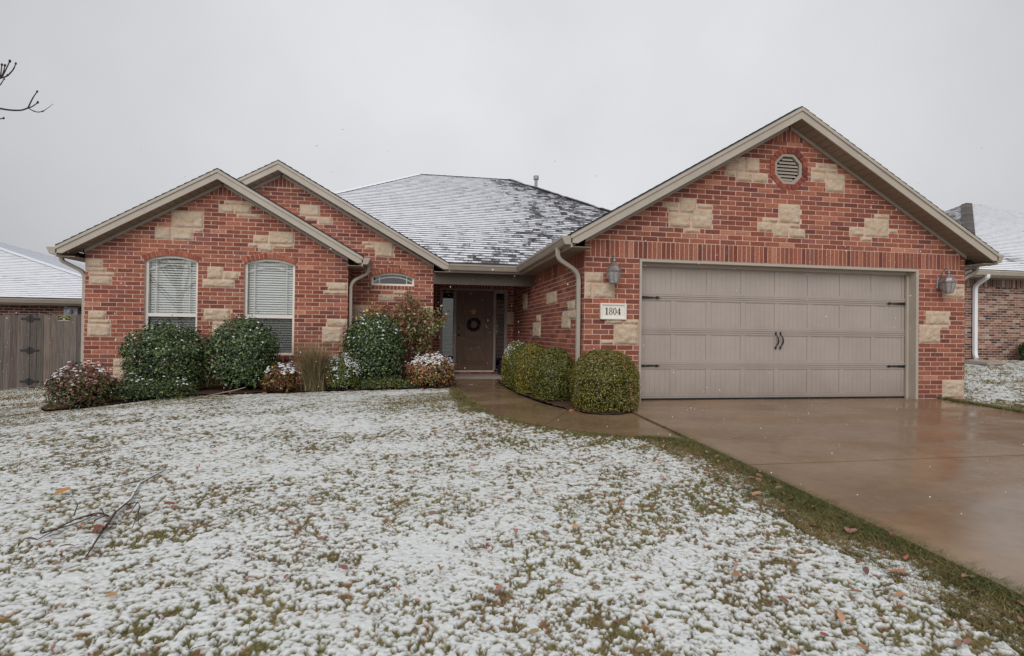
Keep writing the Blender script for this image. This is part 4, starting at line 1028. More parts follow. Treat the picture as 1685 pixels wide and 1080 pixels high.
def lawn_tile(x0, x1, y0, y1, st, drop=0.):
    nx, ny = int((x1-x0)/st)+1, int((y1-y0)/st)+1
    X, Y = np.meshgrid(np.linspace(x0, x1, nx), np.linspace(y0, y1, ny)); x = X.ravel(); y = Y.ravel()
    x = x+(rng.random(x.size)-.5)*st*.5; y = y+(rng.random(x.size)-.5)*st*.5
    v, d = snowmask(x, y); k = sstep(-.03, .085, v)
    lump = fbm(x*38, y*38, 61, 3); lump2 = vn(x*85, y*85, 71)
    z = gz(x, y)-.012+.022*(fbm(x*1.1, y*1.1, 81)-.5)+k*(.002+.008*lump+.006*lump2)+(1-k)*(.012*vn(x*60, y*60, 91)-.010)-drop
    z = z-.012*(1-sstep(0, .08, d))
    g = fbm(x*6, y*6, 101, 3)[:, None]; h = vn(x*70, y*70, 111)[:, None]; q = sstep(.55, .75, fbm(x*1.5+9, y*1.5, 121, 3))[:, None]
    green = np.array([.115, .125, .042]); straw = np.array([.27, .20, .095]); brown = np.array([.16, .10, .055])
    gc = green*(1-g)+straw*g*.9; gc = gc*(1-.45*q)+brown*.45*q; ru = sstep(.62, .72, fbm(x*14+4, y*14, 311, 2))[:, None]*.7; gc = gc*(1-ru)+np.array([.30, .15, .08])*ru; gc = gc*(.45+.9*h)
    gc = gc*(1+.25*(1-sstep(0, .5, d))[:, None]*np.array([.2, .5, -.1]))
    sn = np.array([.70, .72, .715])*(.88+.16*lump[:, None])
    spk = sstep(.80, .95, vn(x*70+5, y*70, 131))[:, None]*.7*sstep(.45, .0, v)[:, None]
    sn = sn*(1-spk)+gc*1.6*spk
    c = sn*k[:, None]+gc*(1-k[:, None])
    F = []
    a = np.arange(nx*ny).reshape(ny, nx); F = np.stack([a[:-1, :-1], a[:-1, 1:], a[1:, 1:], a[1:, :-1]], -1).reshape(-1, 4)
    cx, cy = X[:-1, :-1].ravel()+st/2, Y[:-1, :-1].ravel()+st/2
    inslab = inpoly(cx, cy, WALK) | ((cx > DX0+.0) & (cx < DX1) & (cy < .14) & (cy > -9.7)) | ((cx > -8.13) & (cx < GWd) & (cy > 3.72)) | ((cx > -8.1) & (cx < -3.8) & (cy > 3.04)) | ((cx > .03) & (cx < 6.6) & (cy > .03))
    bed = (inpoly(cx, cy, BED) | inpoly(cx, cy, BED2)) & ~inslab
    return np.stack([x, y, z], 1), F[~inslab & ~bed], c
tiles = [(-6.4, .6, -6.5, -4.2, .0066, 0), (-7.6, .6, -4.21, -1.9, .0095, .0), (-9.5, .6, -1.91, 1.0, .017, 0), (-16, .5, .98, 9, .032, 0), (-12, -6.39, -6.5, -4.19, .05, 0), (-12, -7.59, -4.2, -1.89, .05, 0),
         (6.05, 14, -9, 9, .05, 0), (-12, 1.0, -12, -6.49, .04, 0)]
Vs, Fs, Cs = [], [], []; nb = 0
for t in tiles:
    V, F, c = lawn_tile(*t); Vs.append(V); Fs.append(F+nb); Cs.append(c); nb += len(V)
lawn = np_mesh('lawn', np.vstack(Vs), np.vstack(Fs), M['ground'], np.vstack(Cs), smooth=True)
tag(lawn, kind='structure')
# mulch beds
for P in (BED, BED2):
    xs = [p[0] for p in P]; ys = [p[1] for p in P]; st = .05
    X, Y = np.meshgrid(np.arange(min(xs)-.05, max(xs)+.05, st), np.arange(min(ys)-.05, max(ys)+.05, st)); x = X.ravel(); y = Y.ravel()
    z = gz(x, y)+.005+.025*fbm(x*9, y*9, 5, 3); ny, nx = X.shape; a = np.arange(nx*ny).reshape(ny, nx)
    F = np.stack([a[:-1, :-1], a[:-1, 1:], a[1:, 1:], a[1:, :-1]], -1).reshape(-1, 4)
    k = inpoly(X[:-1, :-1].ravel()+st/2, Y[:-1, :-1].ravel()+st/2, P)
    tag(np_mesh('garden_bed', np.stack([x, y, z], 1), F[k], M['mulch'], smooth=True), kind='structure')
# outer ground to the horizon
X, Y = np.meshgrid(np.concatenate([[-400, -120, -60], np.arange(-40, 41, 1.), [60, 120, 400]]), np.concatenate([[-200, -60], np.arange(-30, 41, 1.), [60, 120, 500]]))
x = X.ravel(); y = Y.ravel(); z = gz(np.clip(x, -14, 22), np.clip(y, -30, 40))-.16
ny, nx = X.shape; a = np.arange(nx*ny).reshape(ny, nx); F = np.stack([a[:-1, :-1], a[:-1, 1:], a[1:, 1:], a[1:, :-1]], -1).reshape(-1, 4)
tag(np_mesh('ground', np.stack([x, y, z], 1), F, mottled('distant_snowy_ground', (.5, .51, .47), .3, 2, .9, .1), smooth=True), kind='structure')

# grass blades
def blades(n, x0, x1, y0, y1, hmin, hmax, wd, thin=.12, seed=1):
    r = np.random.default_rng(seed); x = r.uniform(x0, x1, n); y = r.uniform(y0, y1, n)
    v, d = snowmask(x, y); p = np.where(v < .0, 1., thin*np.exp(-np.maximum(v, 0)*6)); edge = (1-sstep(.0, .35, d))
    keep = (r.random(n) < p) & ~inpoly(x, y, WALK) & ~((x > DX0+.02) & (x < DX1) & (y < .14)) & ~inpoly(x, y, BED) & ~inpoly(x, y, BED2)
    keep &= ~((x > -8.13) & (x < GWd) & (y > 3.7))
    x, y, v, d, edge = x[keep], y[keep], v[keep], d[keep], edge[keep]; n = len(x)
    h = r.uniform(hmin, hmax, n)*(1+1.1*edge); a = r.uniform(0, 6.283, n); lean = r.uniform(.5, 2.2, n)*h; b = r.uniform(0, 6.283, n)
    z = gz(x, y)-.016
    dx, dy = np.cos(a)*wd/2, np.sin(a)*wd/2; lx, ly = np.cos(b)*lean, np.sin(b)*lean
    V = np.stack([np.stack([x-dx, y-dy, z], 1), np.stack([x+dx, y+dy, z], 1),
                  np.stack([x+dx*.7+lx*.4, y+dy*.7+ly*.4, z+h*.65], 1), np.stack([x-dx*.7+lx*.4, y-dy*.7+ly*.4, z+h*.65], 1), np.stack([x+lx, y+ly, z+h], 1)], 1).reshape(-1, 3)
    i = np.arange(n)*5; F = np.concatenate([np.stack([i, i+1, i+2], 1), np.stack([i, i+2, i+3], 1), np.stack([i+3, i+2, i+4], 1)])
    t = np.clip(fbm(x*5, y*5, 141, 3)*1.3-.12+r.normal(0, .22, n)-.55*edge, 0, 1)[:, None]
    c = np.array([.135, .145, .045])*(1-t)+np.array([.32, .235, .105])*t; rst = (r.random(n) < .10*(1-edge))[:, None]; c = np.where(rst, np.array([.26, .13, .075]), c); c = c*r.uniform(.5, 1.3, n)[:, None]
    return V, F, np.repeat(c, 5, 0)
VS, FS, CS = [], [], []; nb = 0
for args in ((380000, -6.2, .8, -6.7, -3.6, .003, .012, .0028, .7, 1), (330000, -8, .8, -3.6, -.6, .005, .017, .0042, .7, 2), (230000, -9, .6, -.6, 3.2, .010, .024, .007, .9, 3),
             (26000, 6.1, 12, -3, 5.2, .02, .06, .014, .12, 4), (30000, -13, -8, 1, 7, .02, .05, .014, .2, 5), (110000, -.05, .47, -9, -1.9, .012, .032, .004, 1, 6), (26000, 6.06, 6.5, -6, 1.5, .02, .045, .008, 1, 7), (16000, -1.85, -1.5, -.6, 2.4, .012, .028, .006, 1, 8)):
    V, F, c = blades(*args); VS.append(V); FS.append(F+nb); CS.append(c); nb += len(V)
g = np_mesh('grass', np.vstack(VS), np.vstack(FS), M['grass'], np.vstack(CS)); tag(g, 'short green and straw coloured grass showing through patchy snow', 'grass', kind='stuff')

# ------------------------------------------------------------------ shrubs
def unit(n, r):
    v = r.normal(size=(n, 3)); return v/np.linalg.norm(v, axis=1)[:, None]
def foliage(name, parent, c, rad, n, ll, lw, pal, seed, snow=0., sq=2.0, shell=.30, bottom=0., lump=.17, lumps=4.2, core=True, up=.25, snowthr=.35, top_pal=None):
    r = np.random.default_rng(seed); c = np.array(c); rad = np.array(rad)
    u = unit(n, r); u[:, 2] = np.where(u[:, 2] < -.55, -u[:, 2]*.4, u[:, 2])
    k = (np.abs(u)**sq).sum(1)**(-1/sq); s = 1-shell*r.random(n)**1.6
    s = np.where(r.random(n) < .035, 1+.14*r.random(n), s) if shell > .2 else s
    lm = 1+lump*2*(fbm(u[:, 0]*lumps+seed, u[:, 1]*lumps+u[:, 2]*lumps*1.3, seed, 3)-.5)
    P = c+u*rad*(k*s*lm)[:, None]
    P[:, 2] = np.maximum(P[:, 2], bottom+r.random(n)*.05)
    nm = u/rad; nm /= np.linalg.norm(nm, axis=1)[:, None]
    nd = nm+r.normal(0, .55, (n, 3)); nd[:, 2] += up; nd /= np.linalg.norm(nd, axis=1)[:, None]
    t = np.cross(nd, unit(n, r)); t /= np.linalg.norm(t, axis=1)[:, None]; bq = np.cross(nd, t)
    L_ = (ll*r.uniform(.7, 1.3, n))[:, None]; W_ = (lw*r.uniform(.75, 1.25, n))[:, None]
    A0 = P-t*L_*.5; A1 = P+bq*W_*.5+nd*L_*.06; A2 = P+t*L_*.5-nd*L_*.12; A3 = P-bq*W_*.5+nd*L_*.06
    V = np.stack([A0, A1, A2, A3], 1).reshape(-1, 3); i = np.arange(n)*4; F = np.stack([i, i+1, i+2, i+3], 1)
    cols = np.array([p[0] for p in pal]); wts = np.array([p[1] for p in pal], float); wts /= wts.sum()
    cl = cols[r.choice(len(pal), n, p=wts)]
    if top_pal is not None:
        q = (P[:, 2]-c[2])/rad[2]; pr = np.clip(q*1.1+.25, 0, 1)*.75; sw = r.random(n) < pr
        tc_ = np.array([p[0] for p in top_pal]); tw = np.array([p[1] for p in top_pal], float); tw /= tw.sum(); cl[sw] = tc_[r.choice(len(tc_), sw.sum(), p=tw)]
    cl = cl*r.uniform(.65, 1.35, n)[:, None]
    o = np_mesh(name, V, F, M['leaf'], np.repeat(cl, 4, 0), parent)
    if snow > 0:
        zt = (P[:, 2]-c[2])/rad[2]; patch = fbm(P[:, 0]*9+seed, P[:, 1]*9, seed+5, 2)
        ok = (zt > snowthr) & (s > .86) & (r.random(n) < snow*np.clip((zt-snowthr)/(1-snowthr)+.25, 0, 1)*sstep(.42, .62, patch)*2)
        Pq = P[ok]+np.array([0, 0, .006]); m = len(Pq)
        if m:
            ang = np.arange(6)*math.pi/3; rr = r.uniform(.5, 1., m)*ll*.62
            ringp = np.stack([np.cos(ang), np.sin(ang), ang*0], 1)
            tilt = nm[ok]*.5; V2 = []
            for lvl, (rs, hz) in enumerate(((1., -.05), (.75, .28), (.0, .42))):
                pts = Pq[:, None, :]+ringp[None]*(rr*rs)[:, None, None]*r.uniform(.75, 1.2, (m, 6, 1)); pts[:, :, 2] += (rr*hz)[:, None]-(ringp[None, :, :]*tilt[:, None, :]).sum(2)*(rr*rs)[:, None]
                V2.append(pts)
            V2 = np.concatenate(V2, 1).reshape(-1, 3); b = np.arange(m)*18; F2 = []
            for l in range(2):
                for q in range(6): F2.append(np.stack([b+l*6+q, b+l*6+(q+1) % 6, b+(l+1)*6+(q+1) % 6, b+(l+1)*6+q], 1))
            tag(np_mesh('snow_cap', V2, np.concatenate(F2), M['snow'], None, parent, smooth=True), kind='stuff')
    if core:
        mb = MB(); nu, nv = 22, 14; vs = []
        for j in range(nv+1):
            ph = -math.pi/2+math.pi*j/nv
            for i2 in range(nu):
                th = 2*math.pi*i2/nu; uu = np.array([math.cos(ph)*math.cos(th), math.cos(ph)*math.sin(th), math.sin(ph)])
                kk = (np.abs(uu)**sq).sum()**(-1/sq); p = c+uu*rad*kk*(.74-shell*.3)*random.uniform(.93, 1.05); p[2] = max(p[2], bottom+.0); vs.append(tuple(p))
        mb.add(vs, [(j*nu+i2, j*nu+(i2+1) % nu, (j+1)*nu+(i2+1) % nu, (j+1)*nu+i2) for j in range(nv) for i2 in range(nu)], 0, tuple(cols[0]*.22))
        mb.build('dark_core', M['leaf'], parent)  # solid core in darkened leaf colour, added to block the view through
    return o
def stems(parent, x, y, z, n, h, spread, rad=.006, col=(.05, .03, .022), name='stems', lean=0):
    mb = MB()
    for i in range(n):
        a = random.uniform(0, 6.28); s = random.uniform(.2, 1)*spread; hh = h*random.uniform(.7, 1)
        p = [(x+.1*math.cos(a)*s/spread*.4, y+.1*math.sin(a)*.4, z-.02), (x+math.cos(a)*s*.45, y+math.sin(a)*s*.45, z+hh*.55), (x+math.cos(a)*s+lean, y+math.sin(a)*s, z+hh)]
        mb.tube(curve(p, .2, 3), [rad*1.3]+[rad]*7+[rad*.5] if len(curve(p, .2, 3)) == 9 else rad, 5, 0, col)
    return mb.build(name, M['leaf'], parent)
G1 = [((.034, .068, .020), 4), ((.065, .112, .032), 4), ((.110, .165, .050), 3), ((.20, .26, .11), 1.6), ((.014, .024, .012), 2.5), ((.30, .34, .24), .8)]
GY = [((.30, .24, .03), .25), ((.15, .17, .05), .4)]
def dome(nm, x, y, rx, ry, top, label, n, seed, pal, snow, cat='shrub', group=None, ll=.042, lw=.024, sq=2.3, **k):
    zb = g1(x, y); t = empty(nm, (x, y, zb), label, cat, group); h = top-zb
    stems(t, x, y, zb, 9, h*.7, rx*.5, .012)
    q_ = (.36, .66) if cat == 'boxwood' else (.42, .60)
    foliage('foliage', t, (x, y, zb+h*q_[0]), (rx, ry, h*q_[1]), n, ll, lw, pal, seed, snow, sq, bottom=zb+.02, **k); return t
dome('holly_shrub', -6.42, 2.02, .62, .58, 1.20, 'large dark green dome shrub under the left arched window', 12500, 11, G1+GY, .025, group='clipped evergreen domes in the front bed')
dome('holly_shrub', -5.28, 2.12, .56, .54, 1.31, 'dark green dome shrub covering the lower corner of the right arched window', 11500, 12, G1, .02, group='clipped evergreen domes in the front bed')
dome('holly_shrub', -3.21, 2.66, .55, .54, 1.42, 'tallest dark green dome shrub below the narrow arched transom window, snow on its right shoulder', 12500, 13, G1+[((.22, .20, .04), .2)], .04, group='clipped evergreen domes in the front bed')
GB = [((.145, .145, .016), 4), ((.20, .18, .024), 4), ((.065, .072, .012), 4), ((.27, .23, .05), 1.8), ((.20, .13, .045), .7), ((.28, .22, .10), .25)]
for i, (x, y, rx, ry, top, lab, sn) in enumerate(((.15, -.49, .47, .44, .915, 'nearest and widest clipped boxwood, in front of the garage corner pier', 0), (-.34, .40, .34, .30, .925, 'second clipped boxwood from the driveway beside the walk', 0),
        (-.50, 1.24, .30, .26, .975, 'third clipped boxwood from the driveway beside the walk', .0), (-.53, 2.06, .28, .25, .955, 'fourth clipped boxwood from the driveway, between its row neighbours', .05), (-.50, 2.75, .30, .28, .965, 'clipped boxwood nearest the front door with a little snow on top', .10))):
    dome('boxwood', x, y, rx, ry, top, lab, 15000 if i == 0 else 10500, 31+i, [(tuple(q*f for q, f in zip(c_k, ((1, 1, 1), (.74, .84, .85), (1.22, 1.12, 1.0), (.78, .88, .9), (1.1, 1.05, 1.))[i])), w_k) for c_k, w_k in GB], sn, 'boxwood', 'clipped boxwoods along the garage side wall', .024, .015, sq=2.5 if i == 0 else 2.15, shell=.13, lump=.05, lumps=2.4)
RN = [((.16, .045, .03), 2), ((.10, .04, .025), 2), ((.06, .09, .022), 5), ((.11, .145, .04), 3), ((.22, .09, .03), 1), ((.035, .05, .018), 3)]
PK = [((.42, .17, .15), 2), ((.26, .07, .05), 2.5), ((.58, .42, .42), .7), ((.78, .72, .74), .4), ((.10, .11, .04), 3)]
dome('nandina', -7.02, .86, .38, .40, .60, 'low red and green nandina at the far left end of the bed, pink snowy tips', 5200, 51, RN, .16, 'shrub', None, .048, .02, shell=.5, lump=.3, top_pal=PK, snowthr=.45)
LG = [((.05, .085, .022), 4), ((.08, .12, .03), 3), ((.035, .055, .018), 3), ((.14, .16, .06), 1.5), ((.48, .40, .05), .12), ((.5, .38, .30), .12)]
dome('low_rose_bush', -6.36, 1.16, .60, .30, .42, 'low sprawling green rose bush with yellow blooms in front of the left dome shrub', 4800, 52, LG, .12, ll=.034, lw=.018, shell=.6, lump=.45)
NM = [((.32, .15, .04), 2), ((.20, .045, .03), 2), ((.08, .09, .025), 3), ((.38, .26, .06), 1), ((.10, .05, .03), 2)]
dome('nandina', -4.62, 1.84, .27, .26, .56, 'small rust and yellow nandina with white snow on top between dome shrub and dry grass', 2600, 53, NM, .75, 'shrub', None, .045, .02, shell=.55, lump=.3, snowthr=.45)
LGR = [((.14, .18, .045), 4), ((.20, .24, .07), 3), ((.09, .125, .03), 3), ((.30, .33, .14), 1)]
dome('lime_shrub', -3.70, 2.12, .29, .28, .72, 'lime green rounded shrub dusted with snow left of the tallest dome shrub', 5200, 54, LGR, .55, 'shrub', None, .026, .012, shell=.35, lump=.28, snowthr=-.1)
LY = [((.05, .085, .022), 4), ((.09, .12, .03), 3), ((.36, .32, .05), 1.1), ((.035, .05, .018), 3), ((.22, .22, .07), 1)]
dome('yellow_groundcover', -2.98, 2.12, .50, .18, .34, 'low yellow flecked groundcover at the foot of the tallest dome shrub', 3000, 55, LY, 0, 'plant', None, .032, .014, shell=.7, lump=.5, core=False)
NR = [((.42, .16, .05), 2), ((.30, .075, .04), 2.4), ((.09, .11, .03), 3), ((.15, .20, .05), 2), ((.10, .04, .025), 2), ((.45, .30, .10), 1)]
PR = [((.62, .26, .20), 2.4), ((.72, .50, .44), 1.6), ((.42, .30, .08), 1.5), ((.82, .76, .74), .9), ((.20, .24, .06), 1)]
dome('nandina', -2.15, 2.60, .44, .40, .70, 'bright red and orange nandina with snowy pink top beside the front walk', 5600, 56, NR, .45, 'shrub', None, .045, .02, shell=.5, lump=.26, top_pal=PR, snowthr=.45)
dome('small_green_shrub', -2.12, 3.35, .30, .22, .74, 'small plain green shrub behind the bright nandina against the brick', 1500, 57, [((.05, .09, .025), 3), ((.09, .14, .04), 2)], 0, 'shrub', None, .04, .018, shell=.6, lump=.3)
# loose open shrub against the wall
t = empty('photinia_shrub', (-2.75, 3.35, .11), 'loose straggly shrub with red, green and yellow leaves under the transom window', 'shrub')
r = np.random.default_rng(77); mb = MB(); Ps = []; Cl = []
yel = [(.62, .46, .05), (.50, .40, .07)]; red = [(.26, .10, .06), (.34, .13, .07), (.16, .07, .045)]; grn = [(.18, .22, .06), (.25, .27, .10), (.42, .38, .22), (.11, .13, .045)]
tips = [(-3.55, 1.45), (-3.42, 1.52), (-3.25, 1.62), (-3.05, 1.60), (-2.9, 1.68), (-2.72, 1.74), (-2.62, 1.95), (-2.5, 1.80), (-2.36, 1.72), (-2.22, 1.62), (-2.1, 1.55), (-1.92, 1.55), (-1.88, 1.42), (-1.98, 1.25), (-2.12, 1.1), (-2.3, 1.35), (-2.45, 1.2), (-2.6, 1.45), (-2.8, 1.3), (-3.0, 1.35), (-2.2, .95), (-2.35, 1.55), (-2.55, 1.6), (-2.05, 1.38)]
for i, (tx, tz) in enumerate(tips*2):
    tx += r.normal(0, .05); tz += r.normal(0, .05)-.02; ty = 3.35+r.uniform(-.25, .18)
    p = curve([(-2.72+r.normal(0, .04), 3.38, .1), (-2.70+(tx+2.7)*.30, 3.36, .1+(tz-.1)*.55), (tx, ty, tz)], .25, 4); mb.tube(p, [.011*(1-.75*k/(len(p)-1)) for k in range(len(p))], 5, 0, (.10, .035, .025))
    base = yel+red[:1] if tx < -3.15 else (red+grn if tx < -2.45 else grn+red+grn)
    q0, q1 = Vector(p[-1]), Vector(p[len(p)//2])
    for k in range(60):
        f = r.random()**1.3*.8; q = q0.lerp(q1, f); Ps.append([q.x+r.normal(0, .05), q.y+r.normal(0, .05), q.z+r.normal(0, .05)]); Cl.append(base[r.integers(len(base))])
mb.build('stems', M['leaf'], t)
Ps = np.array(Ps); n = len(Ps); nd = unit(n, r); tt = np.cross(nd, unit(n, r)); tt /= np.linalg.norm(tt, axis=1)[:, None]; bb = np.cross(nd, tt)
V = np.stack([Ps-tt*.036, Ps+bb*.017, Ps+tt*.036, Ps-bb*.017], 1).reshape(-1, 3); i = np.arange(n)*4
np_mesh('foliage', V, np.stack([i, i+1, i+2, i+3], 1), M['leaf'], np.repeat(np.array(Cl)*r.uniform(.7, 1.3, n)[:, None], 4, 0), t)
# ornamental grass clump
t = empty('ornamental_grass', (-4.13, 1.98, .1), 'dry tan and green clump of tall ornamental grass between the arched windows bed shrubs', 'ornamental grass')
def grass_clump(cx, cy, z0, n, h, sp, seed, cols):
    r = np.random.default_rng(seed); V = []; F = []; Cc = []
    for i in range(n):
        a = r.uniform(0, 6.28); s = r.random()**.6*sp; hh = h*r.uniform(.55, 1.05); w_ = r.uniform(.003, .006); x, y = cx+r.normal(0, .06), cy+r.normal(0, .06)
        dx, dy = math.cos(a)*s, math.sin(a)*s; px, py = -math.sin(a)*w_, math.cos(a)*w_; b = len(V); dr = r.uniform(0, .30)
        for k in range(5):
            f = k/4; ww = 1-f*.9; zz_ = z0+hh*(f-dr*f**3); V += [(x+dx*f**1.7-px*ww, y+dy*f**1.7-py*ww, zz_), (x+dx*f**1.7+px*ww, y+dy*f**1.7+py*ww, zz_)]
        for k in range(4): F.append((b+2*k, b+2*k+1, b+2*k+3, b+2*k+2))
        c = np.array(cols[r.integers(len(cols))])*r.uniform(.7, 1.3)
        Cc += [c]*10
    return np.array(V), np.array(F), np.array(Cc)
V, F, c_ = grass_clump(-4.13, 1.98, .09, 1500, 1.0, .56, 5, [(.32, .24, .13), (.42, .32, .18), (.17, .17, .07), (.24, .15, .08), (.15, .16, .06), (.14, .09, .05)])
np_mesh('blades', V, F, M['leaf'], c_, t)
# fallen sticks in the bed
mb = MB(); mb.tube([(-5.55, 1.25, .13), (-5.25, 1.5, .18), (-5.1, 1.62, .22)], [.008, .011, .007], 5, 0, (.30, .24, .20)); tag(mb.build('dry_stick', M['leaf']), 'pale dry stick lying at the edge of the bed below the right arched window', 'stick')

# ------------------------------------------------------------------ wooden fence with gate
FY = 7.0
fz = lambda x: g1(x, FY)
def planks(name, x0, x1, parent, seed, y=FY):
    mb = MB(); r = random.Random(seed); x = x0
    while x < x1-.03:
        w_ = min(.137+r.uniform(-.004, .006), x1-x); zt = 1.44+.018*(x+11.4)+r.uniform(-.012, .012); zb = fz(x)+.035+r.uniform(-.015, .015); k = r.uniform(.55, 1.02); yy = y+r.uniform(-.006, .006)
        tint = r.uniform(-.012, .014); col = ((.20+tint)*k, .168*k, (.150-tint*.6)*k)
        mb.prism([(x, zb), (x+w_-.005, zb), (x+w_-.005, zt-.03), (x+w_-.03, zt), (x+.025, zt), (x, zt-.03)], lambda u, v, d: (u, yy-d, v), 0, .018, 0, col); x += w_
    return mb.build(name, M['fence'], parent)
fe = empty('wooden_fence', (-11, FY, -.2), 'weathered grey plank privacy fence with gate left of the brick house', 'fence')
planks('planks', -15.6, -11.46, fe, 3)
gt = planks('gate', -11.452, -10.36, fe, 4)
planks('planks', -10.355, -8.2, fe, 5)
mb = MB()
for zr in (-.05, .6, 1.2): mb.box(-15.6, -8.2, FY+.02, FY+.06, zr-.04, zr+.04, 0, (.16, .14, .13))
for px in (-15.5, -13.4, -11.46, -10.36, -8.3): mb.box(px-.04, px+.04, FY+.06, FY+.14, fz(px)-.1, 1.4, 0, (.16, .14, .13))
mb.build('rails', M['fence'], fe)
for zc in (1.335, .585, -.15):
    mb = MB(); x = -11.455; P = lambda u, v, d: (x+u, FY-.03-d, zc+v*1.35)
    mb.prism([(-.20, 0), (-.175, -.022), (-.155, -.008), (-.09, -.014), (-.045, -.05), (0, -.058), (.045, -.05), (.09, -.014), (.155, -.008), (.175, -.022), (.20, 0), (.175, .022), (.155, .008), (.09, .014), (.045, .045), (0, .062), (-.045, .045), (-.09, .014), (-.155, .008), (-.175, .022)], P, 0, .008)
    mb.tube([P(0, -.06, .008), P(0, .06, .008)], .009, 6)
    o = mb.build('gate_hinge', M['black'], gt); o.location = (0, 0, 0)
fs = empty('fence_sign', (-10.74, FY-.03, 1.35), 'small dark green and yellow emblem sign on the fence planks', 'sign')
mb = MB(); Pf = lambda u, v, d: (-10.745+u, FY-.022-d, 1.352+v)
mb.prism([(-.15, -.07), (.15, -.07), (.15, .07), (-.15, .07)], Pf, 0, .006, 0, (.35, .33, .06)); mb.prism([(-.142, -.062), (.142, -.062), (.142, .062), (-.142, .062)], Pf, .006, .008, 0, (.02, .025, .012)); mb.build('board', M['leaf'], fs)
mb = MB(); A = arch(-.11, .11, .005, .048, 12); A2 = arch(-.11, .11, -.009, .034, 12)
for i in range(12): mb.prism([A2[i], A2[i+1], A[i+1], A[i]], Pf, .008, .010, 0, (.40, .38, .16))
mb.prism([(-.12, -.052), (.12, -.052), (.12, -.040), (-.12, -.040)], Pf, .008, .010, 0, (.55, .52, .42)); mb.prism([(.03*math.cos(k*math.pi/4), -.012+.022*math.sin(k*math.pi/4)) for k in range(8)], Pf, .008, .011, 0, (.50, .46, .10)); mb.build('emblem', M['leaf'], fs)

# ------------------------------------------------------------------ neighbour on the left
NL = empty('neighbour_house', (-16, 12, -.5), 'dark brick house with snowy hip roof behind the wooden fence', 'house')
LX1, LY0, LZ = -9.9, 9.6, 1.96; LSL = .50; HK = 10.5
Fn = lambda u, z, d: (u, LY0+.35-d, z)
brick_wall('wall', NL, Fn, [(-24, -.6), (LX1-.4, -.6), (LX1-.4, LZ-.12), (-24, LZ-.12)], rows=(-38, -4), pal=[(.09, .045, .04), (.13, .06, .05), (.16, .08, .06), (.07, .035, .032), (.2, .11, .09)])
mb = MB(); mb.box(LX1-.42, LX1-.4, LY0+.36, LY0+9, -.6, LZ-.12, 0, (.1, .05, .045)); mb.build('side_wall', M['brick'], NL)
hr = 6.0
acc = A_(); c1 = lambda p: 1.9; c0 = lambda p: .82
LW0 = -38; ra, rb = (LX1-HK, LY0+hr, LZ+LSL*hr), (LW0+HK, LY0+hr, LZ+LSL*hr)
roof_face(acc, [(LW0, LY0, LZ), (LX1, LY0, LZ), ra, rb], (LW0, LY0, LZ), (LX1, LY0, LZ), c0)
roof_face(acc, [(LX1, LY0, LZ), (LX1, LY0+2*hr, LZ), ra], (LX1, LY0, LZ), (LX1, LY0+2*hr, LZ), c1)
roof_face(acc, [(LW0, LY0+2*hr, LZ), (LW0, LY0, LZ), rb], (LW0, LY0+2*hr, LZ), (LW0, LY0, LZ), c1)
roof_face(acc, [(LX1, LY0+2*hr, LZ), (LW0, LY0+2*hr, LZ), rb, ra], (LX1, LY0+2*hr, LZ), (LW0, LY0+2*hr, LZ), c1)
roof_obj('roof', acc, M['roof'], NL)
caps([((LX1, LY0, LZ), ra)], parent=NL, cov=1.1)
gutter([(LW0, LY0), (LX1, LY0)], [(0, -1)], LZ, NL)
mb = MB(); mb.box(-24, LX1, LY0, LY0+.36, LZ-.2, LZ-.185); mb.build('soffit', M['soffit'], NL)
mb = MB(); mb.box(-24, LX1-.02, LY0+.001, LY0+.02, LZ-.19, LZ-.03); mb.build('fascia', M['trim2'], NL)
mb = MB(); mb.box(-12.4, -12.05, LY0+.25, LY0+.345, 1.45, 1.72); mb.lathe([(.05, 0), (.06, .05), (.05, .1)], (-12.22, LY0+.2, 1.55), 10); mb.build('utility_box', M['galv'], NL)

# ------------------------------------------------------------------ neighbour on the right
NRr = empty('neighbour_house', (16, 6, .4), 'brown brick house with snow covered hip roof and white downspout right of the garage', 'house')
RX0, RY0, RZ = 12.25, 4.6, 3.02
Fr = lambda u, z, d: (u, RY0+.45-d, z)
brick_wall('wall', NRr, Fr, [(12.6, .2), (24, .2), (24, RZ-.15), (12.6, RZ-.15)], rows=(-31, 16), pal=PALN, bands=[(12.6, 24, RZ-.42, RZ-.15)], BL=.203, CH=.0665)
mb = MB(); mb.box(12.585, 12.6, RY0+.46, 17, .2, RZ-.12, 0, (.16, .10, .08)); mb.build('side_wall', M['brick'], NRr)
acc = A_(); h2_ = 6.15; s2 = .585; rz = RZ+s2*h2_; hx = 7.15
roof_face(acc, [(RX0, RY0, RZ), (27, RY0, RZ), (27-hx, RY0+h2_, rz), (RX0+hx, RY0+h2_, rz)], (RX0, RY0, RZ), (27, RY0, RZ), lambda p: .90-.6*math.exp(-((p.x-14.55)/.35)**2-((p.y-5.35)/.45)**2)-.05*sstep(5, 8, p.y))
roof_face(acc, [(RX0, RY0+2*h2_, RZ), (RX0, RY0, RZ), (RX0+hx, RY0+h2_, rz)], (RX0, RY0+2*h2_, RZ), (RX0, RY0, RZ), lambda p: .40)
roof_face(acc, [(27, RY0, RZ), (27, RY0+2*h2_, RZ), (27-hx, RY0+h2_, rz)], (27, RY0, RZ), (27, RY0+2*h2_, RZ), lambda p: .4)
roof_face(acc, [(27, RY0+2*h2_, RZ), (RX0, RY0+2*h2_, RZ), (RX0+hx, RY0+h2_, rz), (27-hx, RY0+h2_, rz)], (27, RY0+2*h2_, RZ), (RX0, RY0+2*h2_, RZ), lambda p: .4)
roof_obj('roof', acc, M['roofr'], NRr)
